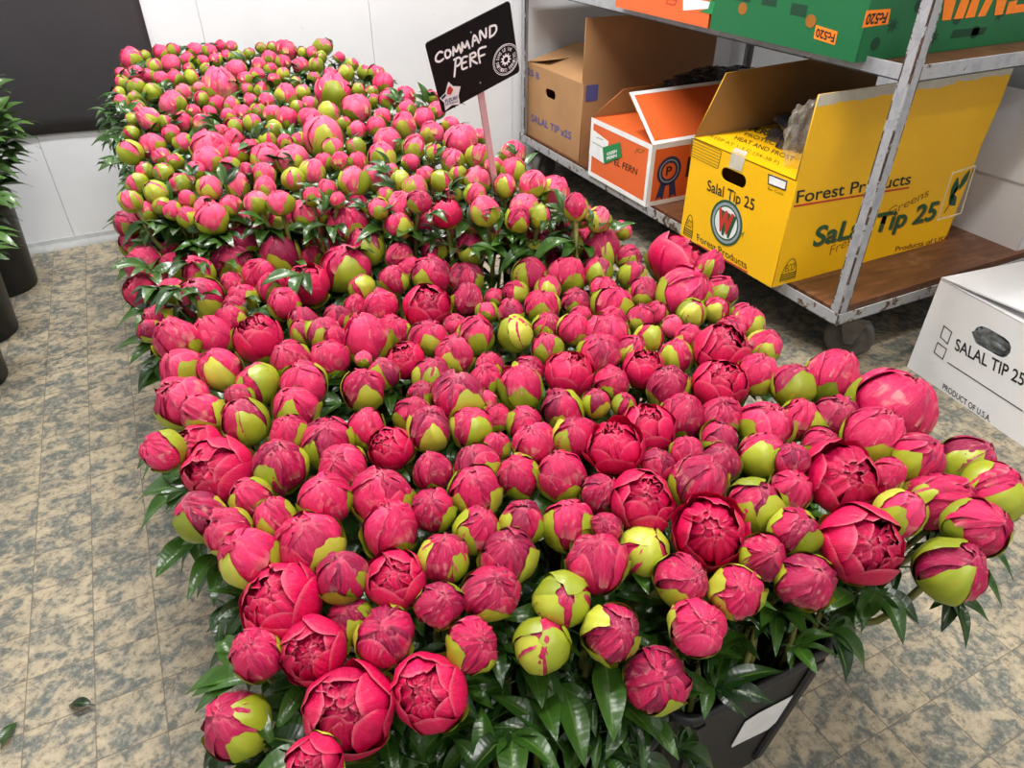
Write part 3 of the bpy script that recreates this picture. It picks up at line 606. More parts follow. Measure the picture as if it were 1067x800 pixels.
strokes = [S((160, 350), (140, 348), (118, 375), (116, 405), (140, 413), (165, 395)), S((205, 335), (183, 340), (178, 370), (190, 388), (208, 378), (215, 350), (200, 336)),
    S((232, 370), (232, 315)), S((232, 315), (255, 345), (268, 300)), S((268, 300), (285, 352)), S((292, 340), (290, 285)), S((290, 285), (312, 318), (325, 275)), S((325, 275), (342, 322)),
    S((362, 308), (372, 235), (405, 285)), S((362, 278), (395, 262)), S((415, 268), (412, 205), (450, 252), (452, 190)), S((478, 250), (478, 178)), S((478, 178), (515, 170), (522, 200), (505, 230), (480, 248)),
    S((240, 512), (250, 395)), S((238, 400), (270, 385), (285, 405), (270, 435), (248, 445)), S((325, 378), (295, 390), (292, 460), (325, 452)), S((292, 425), (318, 415)), S((348, 445), (345, 365)), S((345, 365), (375, 352), (382, 375), (350, 395), (392, 425)),
    S((412, 420), (402, 335), (450, 312)), S((408, 378), (442, 365))]
stroke('handwriting', strokes, sf, M['white_ink'], sg, .0036)
c = sf.px(527, 62)
cl = lambda pts: [(min(p[0], sw / 2 - .001), p[1]) for p in pts]
shape('seal_ring', [cl(circ(c, .0262, 60)), cl(circ(c, .0252, 60))], sf, M['white_ink'], sg, .0004); shape('seal_ring', [cl(circ(c, .0238, 60)), cl(circ(c, .0232, 60))], sf, M['white_ink'], sg, .0004)
shape('seal_sun', [[(c[0] + (.0112 if j % 2 else .0068) * math.cos(PI * j / 11), c[1] + (.0112 if j % 2 else .0068) * math.sin(PI * j / 11)) for j in range(22)], circ(c, .0045)], sf, M['white_ink'], sg, .0004)
msg = 'CUEILLIES DANS LE VAR  CULTIVEES '
for i, ch in enumerate(msg):
    if ch == ' ': continue
    a = math.radians(262 - i * 10.9); rr = .0148; d2 = np.array([math.cos(a), math.sin(a)]); tg = np.array([d2[1], -d2[0]]); p0 = c + d2 * rr - tg * .0013
    if p0[0] + .004 > sw / 2: continue
    text(ch, sf, p0, p0 + tg * .0026, p0 + d2 * .0056, M['white_ink'], sg, .02, name='seal_letter', pix=False)
st = S((200, 548), (232, 578), (282, 580), (268, 640), (278, 700), (225, 705), (180, 742), (172, 690), (142, 660), (180, 622)); shape('star_sticker', [st], sf, M['white_print'], sg, .0004)
shape('sticker_patch', [S((150, 655), (178, 628), (185, 640), (160, 668))], sf, M['navy_print'], sg, .0003, .0011); shape('sticker_patch', [S((188, 630), (195, 590), (210, 575), (232, 600), (215, 635))], sf, M['red_print'], sg, .0003, .0011)
text('FLEURS', sf, *S((178, 690), (262, 662), (176, 668)), M['navy_print'], sg, .03, name='sticker_text', pix=False, h=.0012); text('DE FRANCE', sf, *S((182, 708), (266, 682), (180, 696)), M['navy_print'], sg, .02, name='sticker_text', pix=False, h=.0012)
# ------------------------------------------------------------------ peony meshes (unit head radius, axis +Z, centre at origin)
def patch(mb, az, v0, v1, W, R, e=1.0, nu=11, nv=11, tip=.16, skew=0, flare=0, frill=0, ff=6, rib=.008, edge=0, tint=.5, jag=0, base=.55, g=rng, mi=0, powr=.6):
    u = np.linspace(-1, 1, nu)[:, None]; v = np.linspace(0, 1, nv)[None, :]
    ph = g.uniform(0, 6.28, 4)
    sh = base + (1 - base) * np.sin(PI * np.clip(.08 + .84 * v, 0, 1)) ** powr
    jg = jag * (np.sin(u * 5.3 + ph[0]) * .6 + np.sin(u * 11 + ph[1]) * .4)
    phi = v0 + (v1 - v0) * v * (1 - tip * u ** 2 + jg)
    a = u * W * sh
    s = np.stack([np.cos(az) * np.sin(phi), np.sin(az) * np.sin(phi), -np.cos(phi)], -1)
    t = np.array([-math.sin(az), math.cos(az), 0])
    D = np.cos(a)[..., None] * s + np.sin(a)[..., None] * t
    r = R * (1 + skew * u + flare * v ** 3 + edge * np.abs(u) ** 4 + rib * np.sin(u * 8 + ph[2] + 2 * v) + rib * np.sin(u * 3.1 + v * 5 + ph[3]) + frill * v ** 2 * np.sin(u * ff + ph[0]) + frill * .5 * v ** 2 * np.sin(u * ff * 2.3 + ph[1]))
    P_ = D * r[..., None]; P_[..., 2] *= e
    uv = np.stack([np.broadcast_to(u * .5 + .5, phi.shape), np.broadcast_to(v, phi.shape)], -1)
    mb.grid(P_, mi, tint, uv)
def core(mb, R, e, tint, z=0):
    th = np.linspace(.05, PI - .05, 8); ph = np.linspace(0, 2 * PI, 13)
    P_ = np.array([[(R * math.sin(t) * math.cos(p), R * math.sin(t) * math.sin(p), z - R * e * math.cos(t)) for t in th] for p in ph[::-1]])
    mb.grid(P_, 0, tint, np.full(P_.shape[:2] + (2,), .6))
def sepals_for(n, v1, W, e, g, R=1.03, nu=13, nv=11):
    out = []; a0 = g.uniform(0, 6.28)
    for k in range(n):
        mb = MB(); patch(mb, a0 + 2 * PI * k / n + g.normal(0, .22), .02, v1 * PI * g.uniform(.70, 1.12), W * g.uniform(.75, 1.15), R + .012 * (k % 3), e, nu, nv, tip=.3, rib=.012, jag=.045, edge=.012, skew=.012, tint=g.uniform(0, 1), base=.75, g=g, flare=g.choice([0, .0, .05]))
        out.append(mb)
    return out
def head(kind, seed, lo=False):
    """returns (petals MB, outer petals [MB], sepals [MB], height factor)"""
    g = np.random.default_rng(seed); mb = MB(); outer = []; n = 7 if lo else 11; k_ = dict(nu=n, nv=n, g=g)
    if kind in 'GBP':
        e = {'G': 1.02, 'B': 1.02, 'P': 1.0}[kind] * g.uniform(.94, 1.06)
        core(mb, .88, e, .3)
        a0 = g.uniform(0, 6.28); m = 5
        for k in range(4): patch(mb, a0 + .5 + PI / 2 * k, .3 * PI, 1.02 * PI * g.uniform(.93, 1), .8, .90 + .012 * k, e, skew=.05, tip=.1, rib=.02, frill=.05, ff=8, tint=g.uniform(.0, .7), **k_)
        for k in range(m):
            patch(mb, a0 + 2 * PI * k / m + g.normal(0, .15), .1 * PI, PI * g.uniform(.86, 1.05), g.uniform(.62, .85), .955 + .012 * k, e, skew=.06, tip=.14, rib=.016, frill=.03, ff=6, tint=g.uniform(.0, 1), jag=.03, **k_)
        for k in range(5 if kind == 'P' else 3 if kind == 'B' else 0): patch(mb, g.uniform(0, 6.28), .52 * PI, PI * g.uniform(.9, 1.06), g.uniform(.28, .5), g.uniform(.96, 1.015), e, skew=g.uniform(-.04, .08), tip=.15, rib=.035, frill=.075, ff=9, tint=g.uniform(0, .8), **k_)
        if kind == 'P':
            for k in range(2): patch(mb, g.uniform(0, 6.28), .1 * PI, PI * g.uniform(.7, .85), .9, 1.03 + .02 * k, e, skew=.02, tip=.2, frill=.03, ff=6, tint=g.uniform(.3, 1), **k_)
        if kind == 'G': sp = sepals_for(3 + int(g.integers(0, 2)), .95, .88, e, g, 1.05)
        elif kind == 'B': sp = sepals_for(3 + int(g.integers(0, 2)), .80, .78, e, g, 1.05)
        else: sp = sepals_for(3, .68, .72, e, g, 1.07)
        return mb, outer, sp, e
    e = .94 if kind == 'O' else .86
    op = .70 if kind == 'O' else .60
    core(mb, .66, e, .1, -.05)
    a0 = g.uniform(0, 6.28)
    # ruffled heart
    for ring, (R_, cnt, va, vb) in enumerate(((.60, 6, .5, 1.0), (.70, 8, .45, .93), (.79, 8, .4, .88))):
        for k in range(cnt):
            patch(mb, g.uniform(0, 6.28), va * PI, vb * PI * g.uniform(.9, 1.06), g.uniform(.32, .6), R_ * g.uniform(.92, 1.07), e, skew=g.uniform(-.12, .12), tip=.12, rib=.03, frill=.10, ff=7, tint=g.uniform(.0, .6), **k_)
    m = 5
    for k in range(m): patch(mb, a0 + .6 + 2 * PI * k / m + g.normal(0, .12), .15 * PI, (op + .10) * PI * g.uniform(.92, 1.1), g.uniform(.62, .8), .90, e, skew=.04, tip=.14, rib=.012, frill=.035, ff=5, flare=.0, tint=g.uniform(.3, .9), **k_)
    for k in range(m):
        o = MB() ; patch(o, a0 + 2 * PI * k / m + g.normal(0, .12), .06 * PI, op * PI * g.uniform(.88, 1.18), g.uniform(.70, .9), .97 + .012 * k, e, skew=.035, tip=.16, rib=.010, frill=.025 if kind == 'O' else .05, ff=4, flare=-.02 if kind == 'O' else .08, tint=g.uniform(.35, 1), **k_)
        outer.append(o)
    return mb, outer, sepals_for(3, .46, .55, e, g, 1.07), e
def leaf_mb(seed, nleaf=3, pet=.35):
    """compound leaf, unit leaflet length, growing along +X and drooping"""
    g = np.random.default_rng(seed); mb = MB()
    pts = [(0, 0, 0), (pet * .5, 0, .05), (pet, 0, .06)]; mb.tube(pts, .018, 5, tint=.7)
    for k in range(nleaf):
        ang = (0, .75, -.75, 1.3, -1.3)[k] + g.normal(0, .12); L = (1, .85, .85, .6, .6)[k] * g.uniform(.85, 1.1); wd = L * g.uniform(.17, .25); dr = g.uniform(.15, .5); tw = g.normal(0, .35)
        u = np.linspace(-1, 1, 5)[:, None]; v = np.linspace(0, 1, 11)[None, :]
        w = wd * np.sin(PI * np.clip(v, 0, 1) ** .85) ** .9 * (1 - .25 * v) + .002
        x = L * v * (1 - .12 * v * dr) + 0 * u; y = u * w; z = .16 * L * np.sin(PI * v * .6) - dr * L * v ** 2 * .9 + .35 * np.abs(u) * w + .012 * np.sin(u * 3 + 9 * v)
        y2 = y * math.cos(tw) - (z * 0) * math.sin(tw); z = z + y * math.sin(tw) * v
        X = pet + x * math.cos(ang) - y2 * math.sin(ang); Y = x * math.sin(ang) + y2 * math.cos(ang)
        mb.grid(np.stack([X, Y, z + .06], -1)[::-1], 0, g.uniform(0, 1), np.stack([np.broadcast_to(u * .5 + .5, x.shape), np.broadcast_to(v, x.shape)], -1)[::-1])
    return mb
def warp(mbs, seed, kd):
    g = np.random.default_rng(seed + 5); sx, sy = g.uniform(.93, 1.05, 2); ph = g.uniform(0, 6.28, 6); am = .028 if kd in 'GBP' else .02; pt = g.uniform(0, .03) if kd in 'GBP' else 0
    for mb in mbs:
        for n_, V in enumerate(mb.v):
            r = np.linalg.norm(V, axis=1, keepdims=True) + 1e-9; D = V / r
            k = 1 + am * (np.sin(3.1 * D[:, :1] + ph[0] + 2 * D[:, 2:]) + np.sin(4.3 * D[:, 1:2] + ph[1]) + .6 * np.sin(7 * D[:, :1] * D[:, 1:2] + 5 * D[:, 2:] + ph[2]))
            k += pt * np.clip(D[:, 2:] - .55, 0, 1) / .45
            mb.v[n_] = V * k * np.array([sx, sy, 1])
NV = dict(G=8, B=16, P=12, O=8, C=4)
VAR = {}
for kd, n in NV.items():
    for i in range(n):
        p, o, s_, e = head(kd, 100 * ord(kd) + i); warp([p] + o + s_, 100 * ord(kd) + i, kd)
        mt = M['petal' if kd in 'OC' else 'bud_petal']
        VAR[kd, i] = (p.mesh('petals', [M['petal' if kd in 'OC' else 'bud_petal']]), [q.mesh('outer_petal', [M['petal']]) for q in o], [q.mesh('sepal', [M['sepal']]) for q in s_], e)
for (kd, i), (pm, om, sm_, e) in list(VAR.items()):
    def young(m): m = m.copy(); m.materials[0] = M['young_petal']; return m
    VAR['y' + kd, i] = (young(pm), [young(m) for m in om], sm_, e)
LOWV = {}
for kd in 'GBP':
    for i in range(5):
        p, o, s_, e = head(kd, 900 * ord(kd) + i, True); warp([p] + s_, i, kd); LOWV[kd, i] = (p, o, s_, e)
LEAFMB = [leaf_mb(40 + i, 3 + (i % 2) * 2) for i in range(6)] + [leaf_mb(60 + i, 1, .12) for i in range(3)]
LEAF = [m.mesh('leaf', [M['leaf']]) for m in LEAFMB]
# ------------------------------------------------------------------ where the flowers are: x, y, radius (photo pixels), kind
DATA = """210,539,26,B 262,519,21,B 286,540,21,B 238,553,24,P 260,581,30,B 323,566,33,P 339,519,27,B 397,519,31,P 407,552,28,P 357,601,26,B 412,603,32,O 292,627,43,O 366,646,24,B 267,682,26,P 326,679,38,O 402,662,29,P
247,756,32,B 363,740,49,O 327,797,30,O 447,721,41,O 492,672,26,P 564,672,28,G 586,625,28,G 637,660,29,B 683,708,31,P 459,630,24,B 511,617,29,P 463,581,25,B 450,531,22,P 496,512,26,B 540,497,22,B 497,553,23,B 544,545,23,B 529,580,28,P 592,547,26,B 622,586,30,P 632,549,16,P 586,496,25,P 625,514,20,P 671,574,25,G
670,522,35,O 740,554,41,C 727,503,28,P 787,527,27,G 823,512,22,B 827,554,26,B 795,580,23,B 710,605,27,P 767,617,27,B 840,605,29,B 727,653,28,P 897,567,42,O 936,534,25,G 990,594,34,B 1017,549,30,B 877,500,41,C 975,522,33,P 1035,512,30,B 1005,482,27,B 955,478,26,B 928,426,41,P 910,456,31,P 925,495,18,P 869,435,22,B 866,395,28,P 825,401,22,B 833,438,20,B 797,444,26,P 855,465,19,B 825,480,17,P
752,363,29,O 750,400,29,O 795,362,19,B 789,390,21,P 696,404,23,P 671,384,22,O 704,372,18,B 637,399,18,P 624,370,21,P 593,389,27,O 621,420,15,B 650,422,13,B 640,465,32,C 675,447,30,O 710,435,24,P 750,435,22,P 750,458,18,P 750,482,21,B 715,472,16,P 685,485,18,P 795,475,24,B 676,352,15,G 632,348,22,P 657,366,16,B 717,352,14,P 762,343,14,P 780,338,16,B 605,450,16,P
382,355,25,P 410,345,16,P 446,352,19,P 422,375,21,O 400,390,16,B 379,374,9,B 379,406,22,B 449,392,19,B 474,371,21,P 495,350,19,B 537,348,18,G 510,380,14,P 505,396,17,P 477,414,26,P 440,412,15,B 430,434,20,B 447,447,22,P 381,447,20,B 407,467,24,O 451,492,20,P 491,445,21,B 517,435,14,P 542,405,23,B 550,387,16,P 570,364,16,B 586,427,22,B 546,441,19,G 557,462,22,P 597,455,21,B 517,465,15,B 496,485,22,P 507,416,10,P 367,480,14,B
185,355,22,P 222,352,20,P 270,352,28,O 157,345,12,B 189,385,21,P 229,385,22,B 269,400,21,G 302,375,20,B 317,402,24,B 342,374,20,P 337,347,17,B 315,347,13,G 191,420,27,P 212,432,23,P 255,440,23,G 250,415,15,P 309,426,23,B 302,452,19,P 341,461,26,P 170,470,20,P 208,465,26,O 227,490,37,O 292,487,28,B 356,487,24,P
139,256,13,B 157,260,13,B 170,236,13,B 207,246,14,G 185,247,14,B 180,262,12,B 149,276,18,P 149,302,21,O 182,280,17,P 179,305,15,B 207,285,16,B 210,312,22,B 242,275,19,P 216,267,14,P 235,247,15,P 257,255,20,P 270,287,16,P 242,296,12,P 254,312,15,P 284,301,15,B 320,296,24,O 296,316,16,P 292,267,20,B 360,280,23,P 362,235,21,P 377,252,15,B 327,250,14,P 345,260,14,P 325,268,12,P 377,300,13,G 317,337,16,B 352,332,14,P 370,320,12,P 240,335,16,P 245,320,12,P 167,335,16,B
381,258,19,B 415,235,14,B 445,241,19,P 452,262,13,B 465,222,17,O 477,245,14,B 491,260,15,B 512,242,13,B 505,220,15,B 496,237,10,P 547,217,15,P 540,228,13,P 540,248,15,B 562,225,11,G 565,260,19,P 597,257,14,B 587,239,13,B 600,216,13,P 416,267,14,B 410,292,15,B 427,280,12,P 450,287,19,P 485,290,17,P 445,319,25,O 487,312,17,B 507,325,11,B 515,310,10,P 537,305,13,B 532,326,14,B 552,287,18,B 570,302,14,G 590,287,20,P 565,320,17,P 570,341,15,B 600,315,14,P 597,343,16,B 397,320,17,P 475,339,12,P 350,352,12,P
602,255,16,P 626,261,21,P 622,242,13,P 605,225,12,P 624,229,12,B 622,284,15,B 629,301,13,P 659,287,14,B 655,268,13,P 670,305,15,B 707,273,32,C 712,306,26,P 739,277,15,P 750,305,17,B 746,322,13,B 720,327,15,G 682,327,13,B 667,332,14,B 775,332,15,P 757,345,12,P 637,317,20,P 637,335,16,P 605,331,12,P 700,340,11,P 648,240,10,P
137,61,11,P 124,97,6,G 159,96,9,G 142,91,9,B 180,109,13,P 220,157,19,P 136,159,12,G 158,152,12,P 168,163,9,P 143,191,11,G 137,139,8,G 191,149,10,G 156,125,12,P 191,127,10,B 261,153,9,G 248,161,10,P 229,90,17,P 246,73,10,P 178,67,9,P 203,53,8,P 230,48,6,P 218,196,12,B 247,193,13,P 187,192,11,B 203,178,10,P 142,114,9,B
298,52,10,P 336,49,9,B 347,96,18,P 371,113,14,P 399,87,10,P 406,103,11,P 336,143,20,P 347,155,11,B 278,165,16,P 307,166,14,P 368,190,16,B 398,165,14,B 404,148,14,P 421,130,13,P 450,139,12,P 480,147,17,P 431,154,12,B 371,154,10,G 497,163,12,B 460,189,11,G 442,124,11,B 392,76,8,B 423,100,10,P 450,101,7,G 389,185,13,B 417,189,10,G 497,188,14,B 398,121,8,P 298,100,12,P 279,147,9,G 311,146,8,G 297,148,8,B 323,124,11,P 299,123,11,P 343,119,12,B 313,68,8,P 281,61,8,P 308,87,7,G 270,68,7,P 327,81,6,B 284,119,9,P 273,94,8,B 361,76,8,B 381,76,8,B
534,161,13,P 535,178,13,B 555,192,13,P 577,200,15,P 500,142,8,P 495,203,12,G 372,216,12,B 394,217,11,G 417,214,13,P 437,210,12,P 432,196,12,B 169,215,9,G 195,207,8,P 195,190,9,P 276,197,12,P 267,211,12,P 292,212,13,P 214,217,12,P 221,228,16,B 237,240,11,P 292,232,15,B 317,222,13,P 335,221,11,P 315,240,9,G 180,220,9,B 270,223,9,G 217,168,14,P 302,168,13,P 275,182,12,P 325,180,13,B 352,208,8,P"""
FL = []
for tok in DATA.split():
    a = tok.split(','); FL.append([float(a[0]), float(a[1]), float(a[2]), a[3]])
# fill between the far ones
def inpoly(x, y, P_):
    c = False
    for i in range(len(P_)):
        (x1, y1), (x2, y2) = P_[i - 1], P_[i]
        if (y1 > y) != (y2 > y) and x < (x2 - x1) * (y - y1) / (y2 - y1) + x1: c = not c
    return c
REAR = [(128, 62), (180, 52), (250, 47), (345, 50), (388, 78), (425, 98), (470, 122), (508, 165), (560, 190), (600, 212), (560, 225), (130, 240), (138, 170), (122, 110)]
for _ in range(9000):
    x, y = rng.uniform(120, 610), rng.uniform(46, 240); r = (6.0 + (y - 46) * .028) * rng.uniform(.85, 1.25)
    if not inpoly(x, y, REAR): continue
    if all((x - f[0]) ** 2 + ((y - f[1]) * 1.25) ** 2 > (.86 * (r + f[2])) ** 2 for f in FL): FL.append([x, y, r, 'GBBPP'[rng.integers(0, 5)]])
def drop(x, y):
    s = min(1, max(0, (y - 205) / 50)); s = s * s * (3 - 2 * s)
    d = .455 + .015 * min(1, y / 200) + (.575 - .47) * s
    if y > 570: d += (y - 570) * .00022
    return d
PTS = []
for x, y, r, kd in FL:
    d = drop(x, y) + rng.normal(0, .006)
    if (x, y) == (683, 708): d += .05
    if (x, y) == (247, 756): d += .04
    if x > 960 and y > 470: d += .02
    P = at_z(x, y, CAMH - d); t = (P - CAM) @ Fw
    PTS.append([P, 1.06 * r * t / FPX, x, y, kd, t])
for it in range(30):                                              # settle heads that press into each other
    for i in range(len(PTS)):
        for j in range(i):
            a, b_ = PTS[i], PTS[j]
            if abs(a[2] - b_[2]) + abs(a[3] - b_[3]) > 130: continue
            dd = np.linalg.norm(a[0] - b_[0]); need = .84 * (a[1] + b_[1])
            if dd < need:
                near, far = (a, b_) if a[3] + a[1] * 100 > b_[3] + b_[1] * 100 else (b_, a)
                for q, sgn in ((near, -1), (far, 1)):
                    t0 = FL and q[5]; tn = np.clip((q[0] - CAM) @ Fw + sgn * .18 * (need - dd), t0 * .93, t0 * 1.10)
                    rd = ray(q[2], q[3]); cur = (q[0] - CAM) @ Fw
                    q[0] = CAM + rd * tn; q[1] *= tn / cur
PTS.sort(key=lambda q: -FPX * q[1] / ((q[0] - CAM) @ Fw))
NI = 300
# ---- buckets under the bed
BX = (.226, .500); BY0 = .43; BSP = .268; NBY = 8
def rect_loop(cx, cy, hx, hy, rr, z):
    P_ = []
    for sx, sy, a0 in ((1, 1, 0), (-1, 1, PI / 2), (-1, -1, PI), (1, -1, 1.5 * PI)):
        for k in range(6):
            a = a0 + k * PI / 10; P_.append((cx + sx * (hx - rr) + rr * math.cos(a), cy + sy * (hy - rr) + rr * math.sin(a), z))
    return P_
def bucket(cx, cy, lab, grp, name='flower_bucket'):
    r = empty(name, (cx, cy, 0), lab, 'bucket', grp); b = MB(); L = lambda h, z: rect_loop(cx, cy, h, h - .002, .028, z)
    b.loops([L(.098, 0), L(.101, .004), L(.122, .292), L(.124, .296), L(.129, .298), L(.130, .304), L(.128, .312), L(.124, .313), L(.121, .309), L(.119, .29), L(.096, .006)])
    part('body', b, M['black'], r, True)
    for dx in (-.088, .092) if cy < .5 else ():
        for sgn in (-1, 1):
            for axis in (0, 1):
                q = []
                for z, h in ((.03, .1005), (.285, .1195)):
                    hh = h + (.002 if axis == 0 else 0.0)
                    w_ = .010; ring = [(dx * (.8 + z) - w_, hh), (dx * (.8 + z) - w_ * .6, hh + .004), (dx * (.8 + z) + w_ * .6, hh + .004), (dx * (.8 + z) + w_, hh), (dx * (.8 + z), hh - .003)]
                    q.append([(cx + (p if axis == 0 else sgn * o_), cy + (sgn * o_ if axis == 0 else p), z) for p, o_ in ring])
                b = MB(); b.loops(q); part('rib', b, M['black'], r)
    return r
BK = []
for j in range(NBY):
    for i, bx in enumerate(BX):
        lab = 'black plastic flower bucket under the middle of the peony bed'; grp = 'buckets under the peony bed'
        if j == 0: lab = ('black plastic bucket at the front left, almost covered by peony leaves', 'black plastic bucket at the front right with a torn white label')[i]
        elif i == 0: lab = 'black plastic flower bucket in the left row under the peony bed'
        else: lab = 'black plastic flower bucket in the right row under the peony bed'
        BK.append(((bx, BY0 + BSP * j), bucket(bx, BY0 + BSP * j, lab, grp)))
k = .076 / 1.0; tf_n = np.array([0, -1, -.072]); tf_n /= np.linalg.norm(tf_n); up_ = np.cross(np.array([1., 0, 0]), tf_n) * -1
if up_[2] < 0: up_ = -up_
bf_ = Face((BX[1], BY0 - .1208, .292), (1, 0, 0), up_)
shape('torn_label', [pxs(bf_, (838.7, 717), (837, 721), (834, 724), (835, 726), (800, 758.7), (765, 776), (762, 778), (762, 775.5), (776, 751), (790, 742))], bf_, M['white_print'], BK[1][1], .0004, .0012)
# ---- labels: look + place, counted from the left
def zone(x, y):
    for lim, s in ((640, 'at the front edge'), (565, 'behind the front edge'), (480, 'in the front third'), (400, 'level with white floor carton'), (330, 'level with near trolley wheel'), (262, 'before the sign stick'), (205, 'beside the sign stick foot')):
        if y > lim: return s
    return 'behind the sign stick'
def spanx(y): return (125 + max(0, (y - 60)) * .18, min(1060, 300 + (y - 40) * 1.42))
def side(x, y):
    a, b_ = spanx(y); u = (x - a) / (b_ - a); return 'left' if u < .27 else 'right' if u > .75 else 'centre left' if u < .5 else 'centre right'
def look(kd, rp):
    s = 'large ' if rp >= 34 and kd in 'OC' else 'small ' if rp < 15 else ''
    return s + dict(G='tight green peony bud', B='pink peony bud with sepals', P='plump pink peony bud', O='half-open magenta peony bloom', C='open ruffled magenta peony bloom')[kd]
ORD = ['first', 'second', 'third', 'fourth', 'fifth', 'sixth', 'seventh', 'eighth', 'ninth', 'tenth', 'eleventh', 'twelfth', 'thirteenth', 'fourteenth', 'fifteenth', 'sixteenth', 'seventeenth', 'eighteenth', 'nineteenth', 'twentieth']
groups = {}
for i, q in enumerate(PTS[:NI]):
    rp = FPX * q[1] / ((q[0] - CAM) @ Fw); groups.setdefault((look(q[4], rp), zone(q[2], q[3]), side(q[2], q[3])), []).append((q[2], i))
LAB = {}
for (lk, zn, sd), v in groups.items():
    v.sort()
    for n, (_, i) in enumerate(v):
        LAB[i] = f'{lk}, {zn}, {sd}' if len(v) == 1 else f'{lk}, {zn}, {sd}, {ORD[n]} from left'
# ---- plant them
def lean_axis(P, kd, y):
    lx = (P[0] - .36) / .42; lx = np.sign(lx) * abs(lx) ** 3 * .55
    ly = -.55 * min(1, max(0, (.50 - P[1]) / .22))
    a = np.array([np.clip(lx, -.7, .8), ly, 1.0]) + np.array([rng.normal(0, .16), rng.normal(0, .16), 0])
    if kd in 'OC': a += np.array([-.12, -.30, 0]) * 1.0
    return a / np.linalg.norm(a)
def frame_from(ax, spin):
    x = np.cross([0, 1., 0], ax); x /= np.linalg.norm(x); y = np.cross(ax, x); c, s = math.cos(spin), math.sin(spin)
    return np.stack([c * x + s * y, -s * x + c * y, ax], 1)
def mat4(R3, p, s): m = np.eye(4); m[:3, :3] = R3 * s; m[:3, 3] = p; return m
def toM(m): return Matrix([list(r) for r in m])
def stem_pts(P, ax, r, e, near):
    (bx, by), _ = near; base = np.array([np.clip(P[0], bx - .085, bx + .085), np.clip(P[1], by - .085, by + .085), .03])
    top = P - ax * r * e * .93; mid2 = top - ax * .07 - np.array([0, 0, .03]); rimz = np.array([bx + np.clip(P[0] - bx, -.10, .10), by + np.clip(P[1] - by, -.10, .10), .31])
    rimz[2] = min(rimz[2], mid2[2] - .02)
    A = [base, rimz, mid2, top]; Q = []
    for i in range(3):
        p0, p1, p2, p3 = A[max(i - 1, 0)], A[i], A[i + 1], A[min(i + 2, 3)]
        for k in range(4):
            u = k / 4; Q.append(.5 * (2 * p1 + (p2 - p0) * u + (2 * p0 - 5 * p1 + 4 * p2 - p3) * u * u + (3 * p1 - p0 - 3 * p2 + p3) * u ** 3))
    return Q + [A[-1]]
def nearest(P): return min(BK, key=lambda b_: (b_[0][0] - P[0]) ** 2 + (b_[0][1] - P[1]) ** 2)
def leaf_frame(az, pitch, roll=0):
    x = np.array([math.cos(az) * math.cos(pitch), math.sin(az) * math.cos(pitch), math.sin(pitch)]); y = np.array([-math.sin(az), math.cos(az), 0]); z = np.cross(x, y)
    return np.stack([x, y, z], 1)
def over_label(p, R3, s):
    """would this leaf hang in front of the torn bucket label?"""
    for k in (.3, .7, 1.1, 1.3):
        q = np.array(p) + R3[:, 0] * s * k - np.array([0, 0, .25 * s * k]) - CAM; z = q @ Fw
        x, y = CX + FPX * (q @ Rt) / z, CY - FPX * (q @ Up) / z
        if 745 < x < 850 and 714 < y < 800: return True
    return False
far = MB(); fl_ = MB(); cnt = {}
for i, (P, r, x, y, kd, t0) in enumerate(PTS):
    ax = lean_axis(P, kd, y); spin = rng.uniform(0, 6.28); nb = nearest(P); R3 = frame_from(ax, spin)
    front = P[1] < .52
    if i < NI:
        k_ = cnt.get(kd, 0); cnt[kd] = k_ + 1; pm, om, sm_, e = VAR[('y' if y < 228 + rng.normal(0, 8) else '') + kd, k_ % NV[kd]]
        sp = stem_pts(P, ax, r, e, nb); base = sp[0]
        root = empty('peony', base, LAB[i], 'peony', 'peonies standing in the flower bed')
        b = MB(); rad = [.0042] * (len(sp) - 1) + [.0055]; b.tube(sp, rad, 6, cap=False); part('stem', b, M['stem'], root, True)
        fl_ = r / 1.05 if kd in 'GBPO' else r / 1.06
        hd = link('bloom' if kd in 'OC' else 'bud', pm, root); hd.matrix_basis = toM(mat4(R3, P - base, fl_))
        for q in om: link('outer_petal', q, hd)
        for q in sm_: link('sepal', q, hd)
        nl = (2 if P[1] < .47 else 3 if P[0] > .70 or P[0] < -.04 else 1)
        for n in range(nl):
            u = rng.uniform(.55, .92); pt = np.array(sp[int(u * (len(sp) - 1))]); outw = math.atan2(P[1] - nb[0][1] - .02, P[0] - nb[0][0]) if nl > 1 else rng.uniform(0, 6.28)
            az = outw + rng.normal(0, .7); pt = pt if nl > 1 else np.array(sp[-3])
            if .40 < pt[0] < .72 and pt[1] < .40 and pt[2] < .415: continue
            lf_ = leaf_frame(az, (rng.uniform(.25, .8) if P[0] > .38 else rng.uniform(.0, .5)) if P[1] < .47 else rng.uniform(-.35, .45)); ls_ = rng.uniform(.055, .075) if P[1] < .47 else rng.uniform(.055, .085); li_ = rng.integers(0, 9)
            if over_label(pt, lf_, ls_): continue
            lo = link('leaf', LEAF[li_], root); lo.matrix_basis = toM(mat4(lf_, pt - base, ls_))
    else:
        pm, om, sm_, e = LOWV[kd if kd in 'GBP' else 'P', rng.integers(0, 5)]
        m = mat4(R3, P, r / 1.05); sh = rng.uniform(-.3, .3)
        far.append(pm, m, sh)
        for q in sm_:
            f0 = len(far.f); far.append(q, m); far.m[f0:] = [1] * (len(far.f) - f0)
        sp = stem_pts(P, ax, r, e, nb); far.tube(sp[4:], .004, 5, 2, False)
        for n in range(2):
            f0 = len(far.f); far.append(LEAFMB[rng.integers(0, 9)], mat4(leaf_frame(rng.uniform(0, 6.28), rng.uniform(-.2, .7)), np.array(sp[-3]), rng.uniform(.05, .075))); far.m[f0:] = [3] * (len(far.f) - f0)
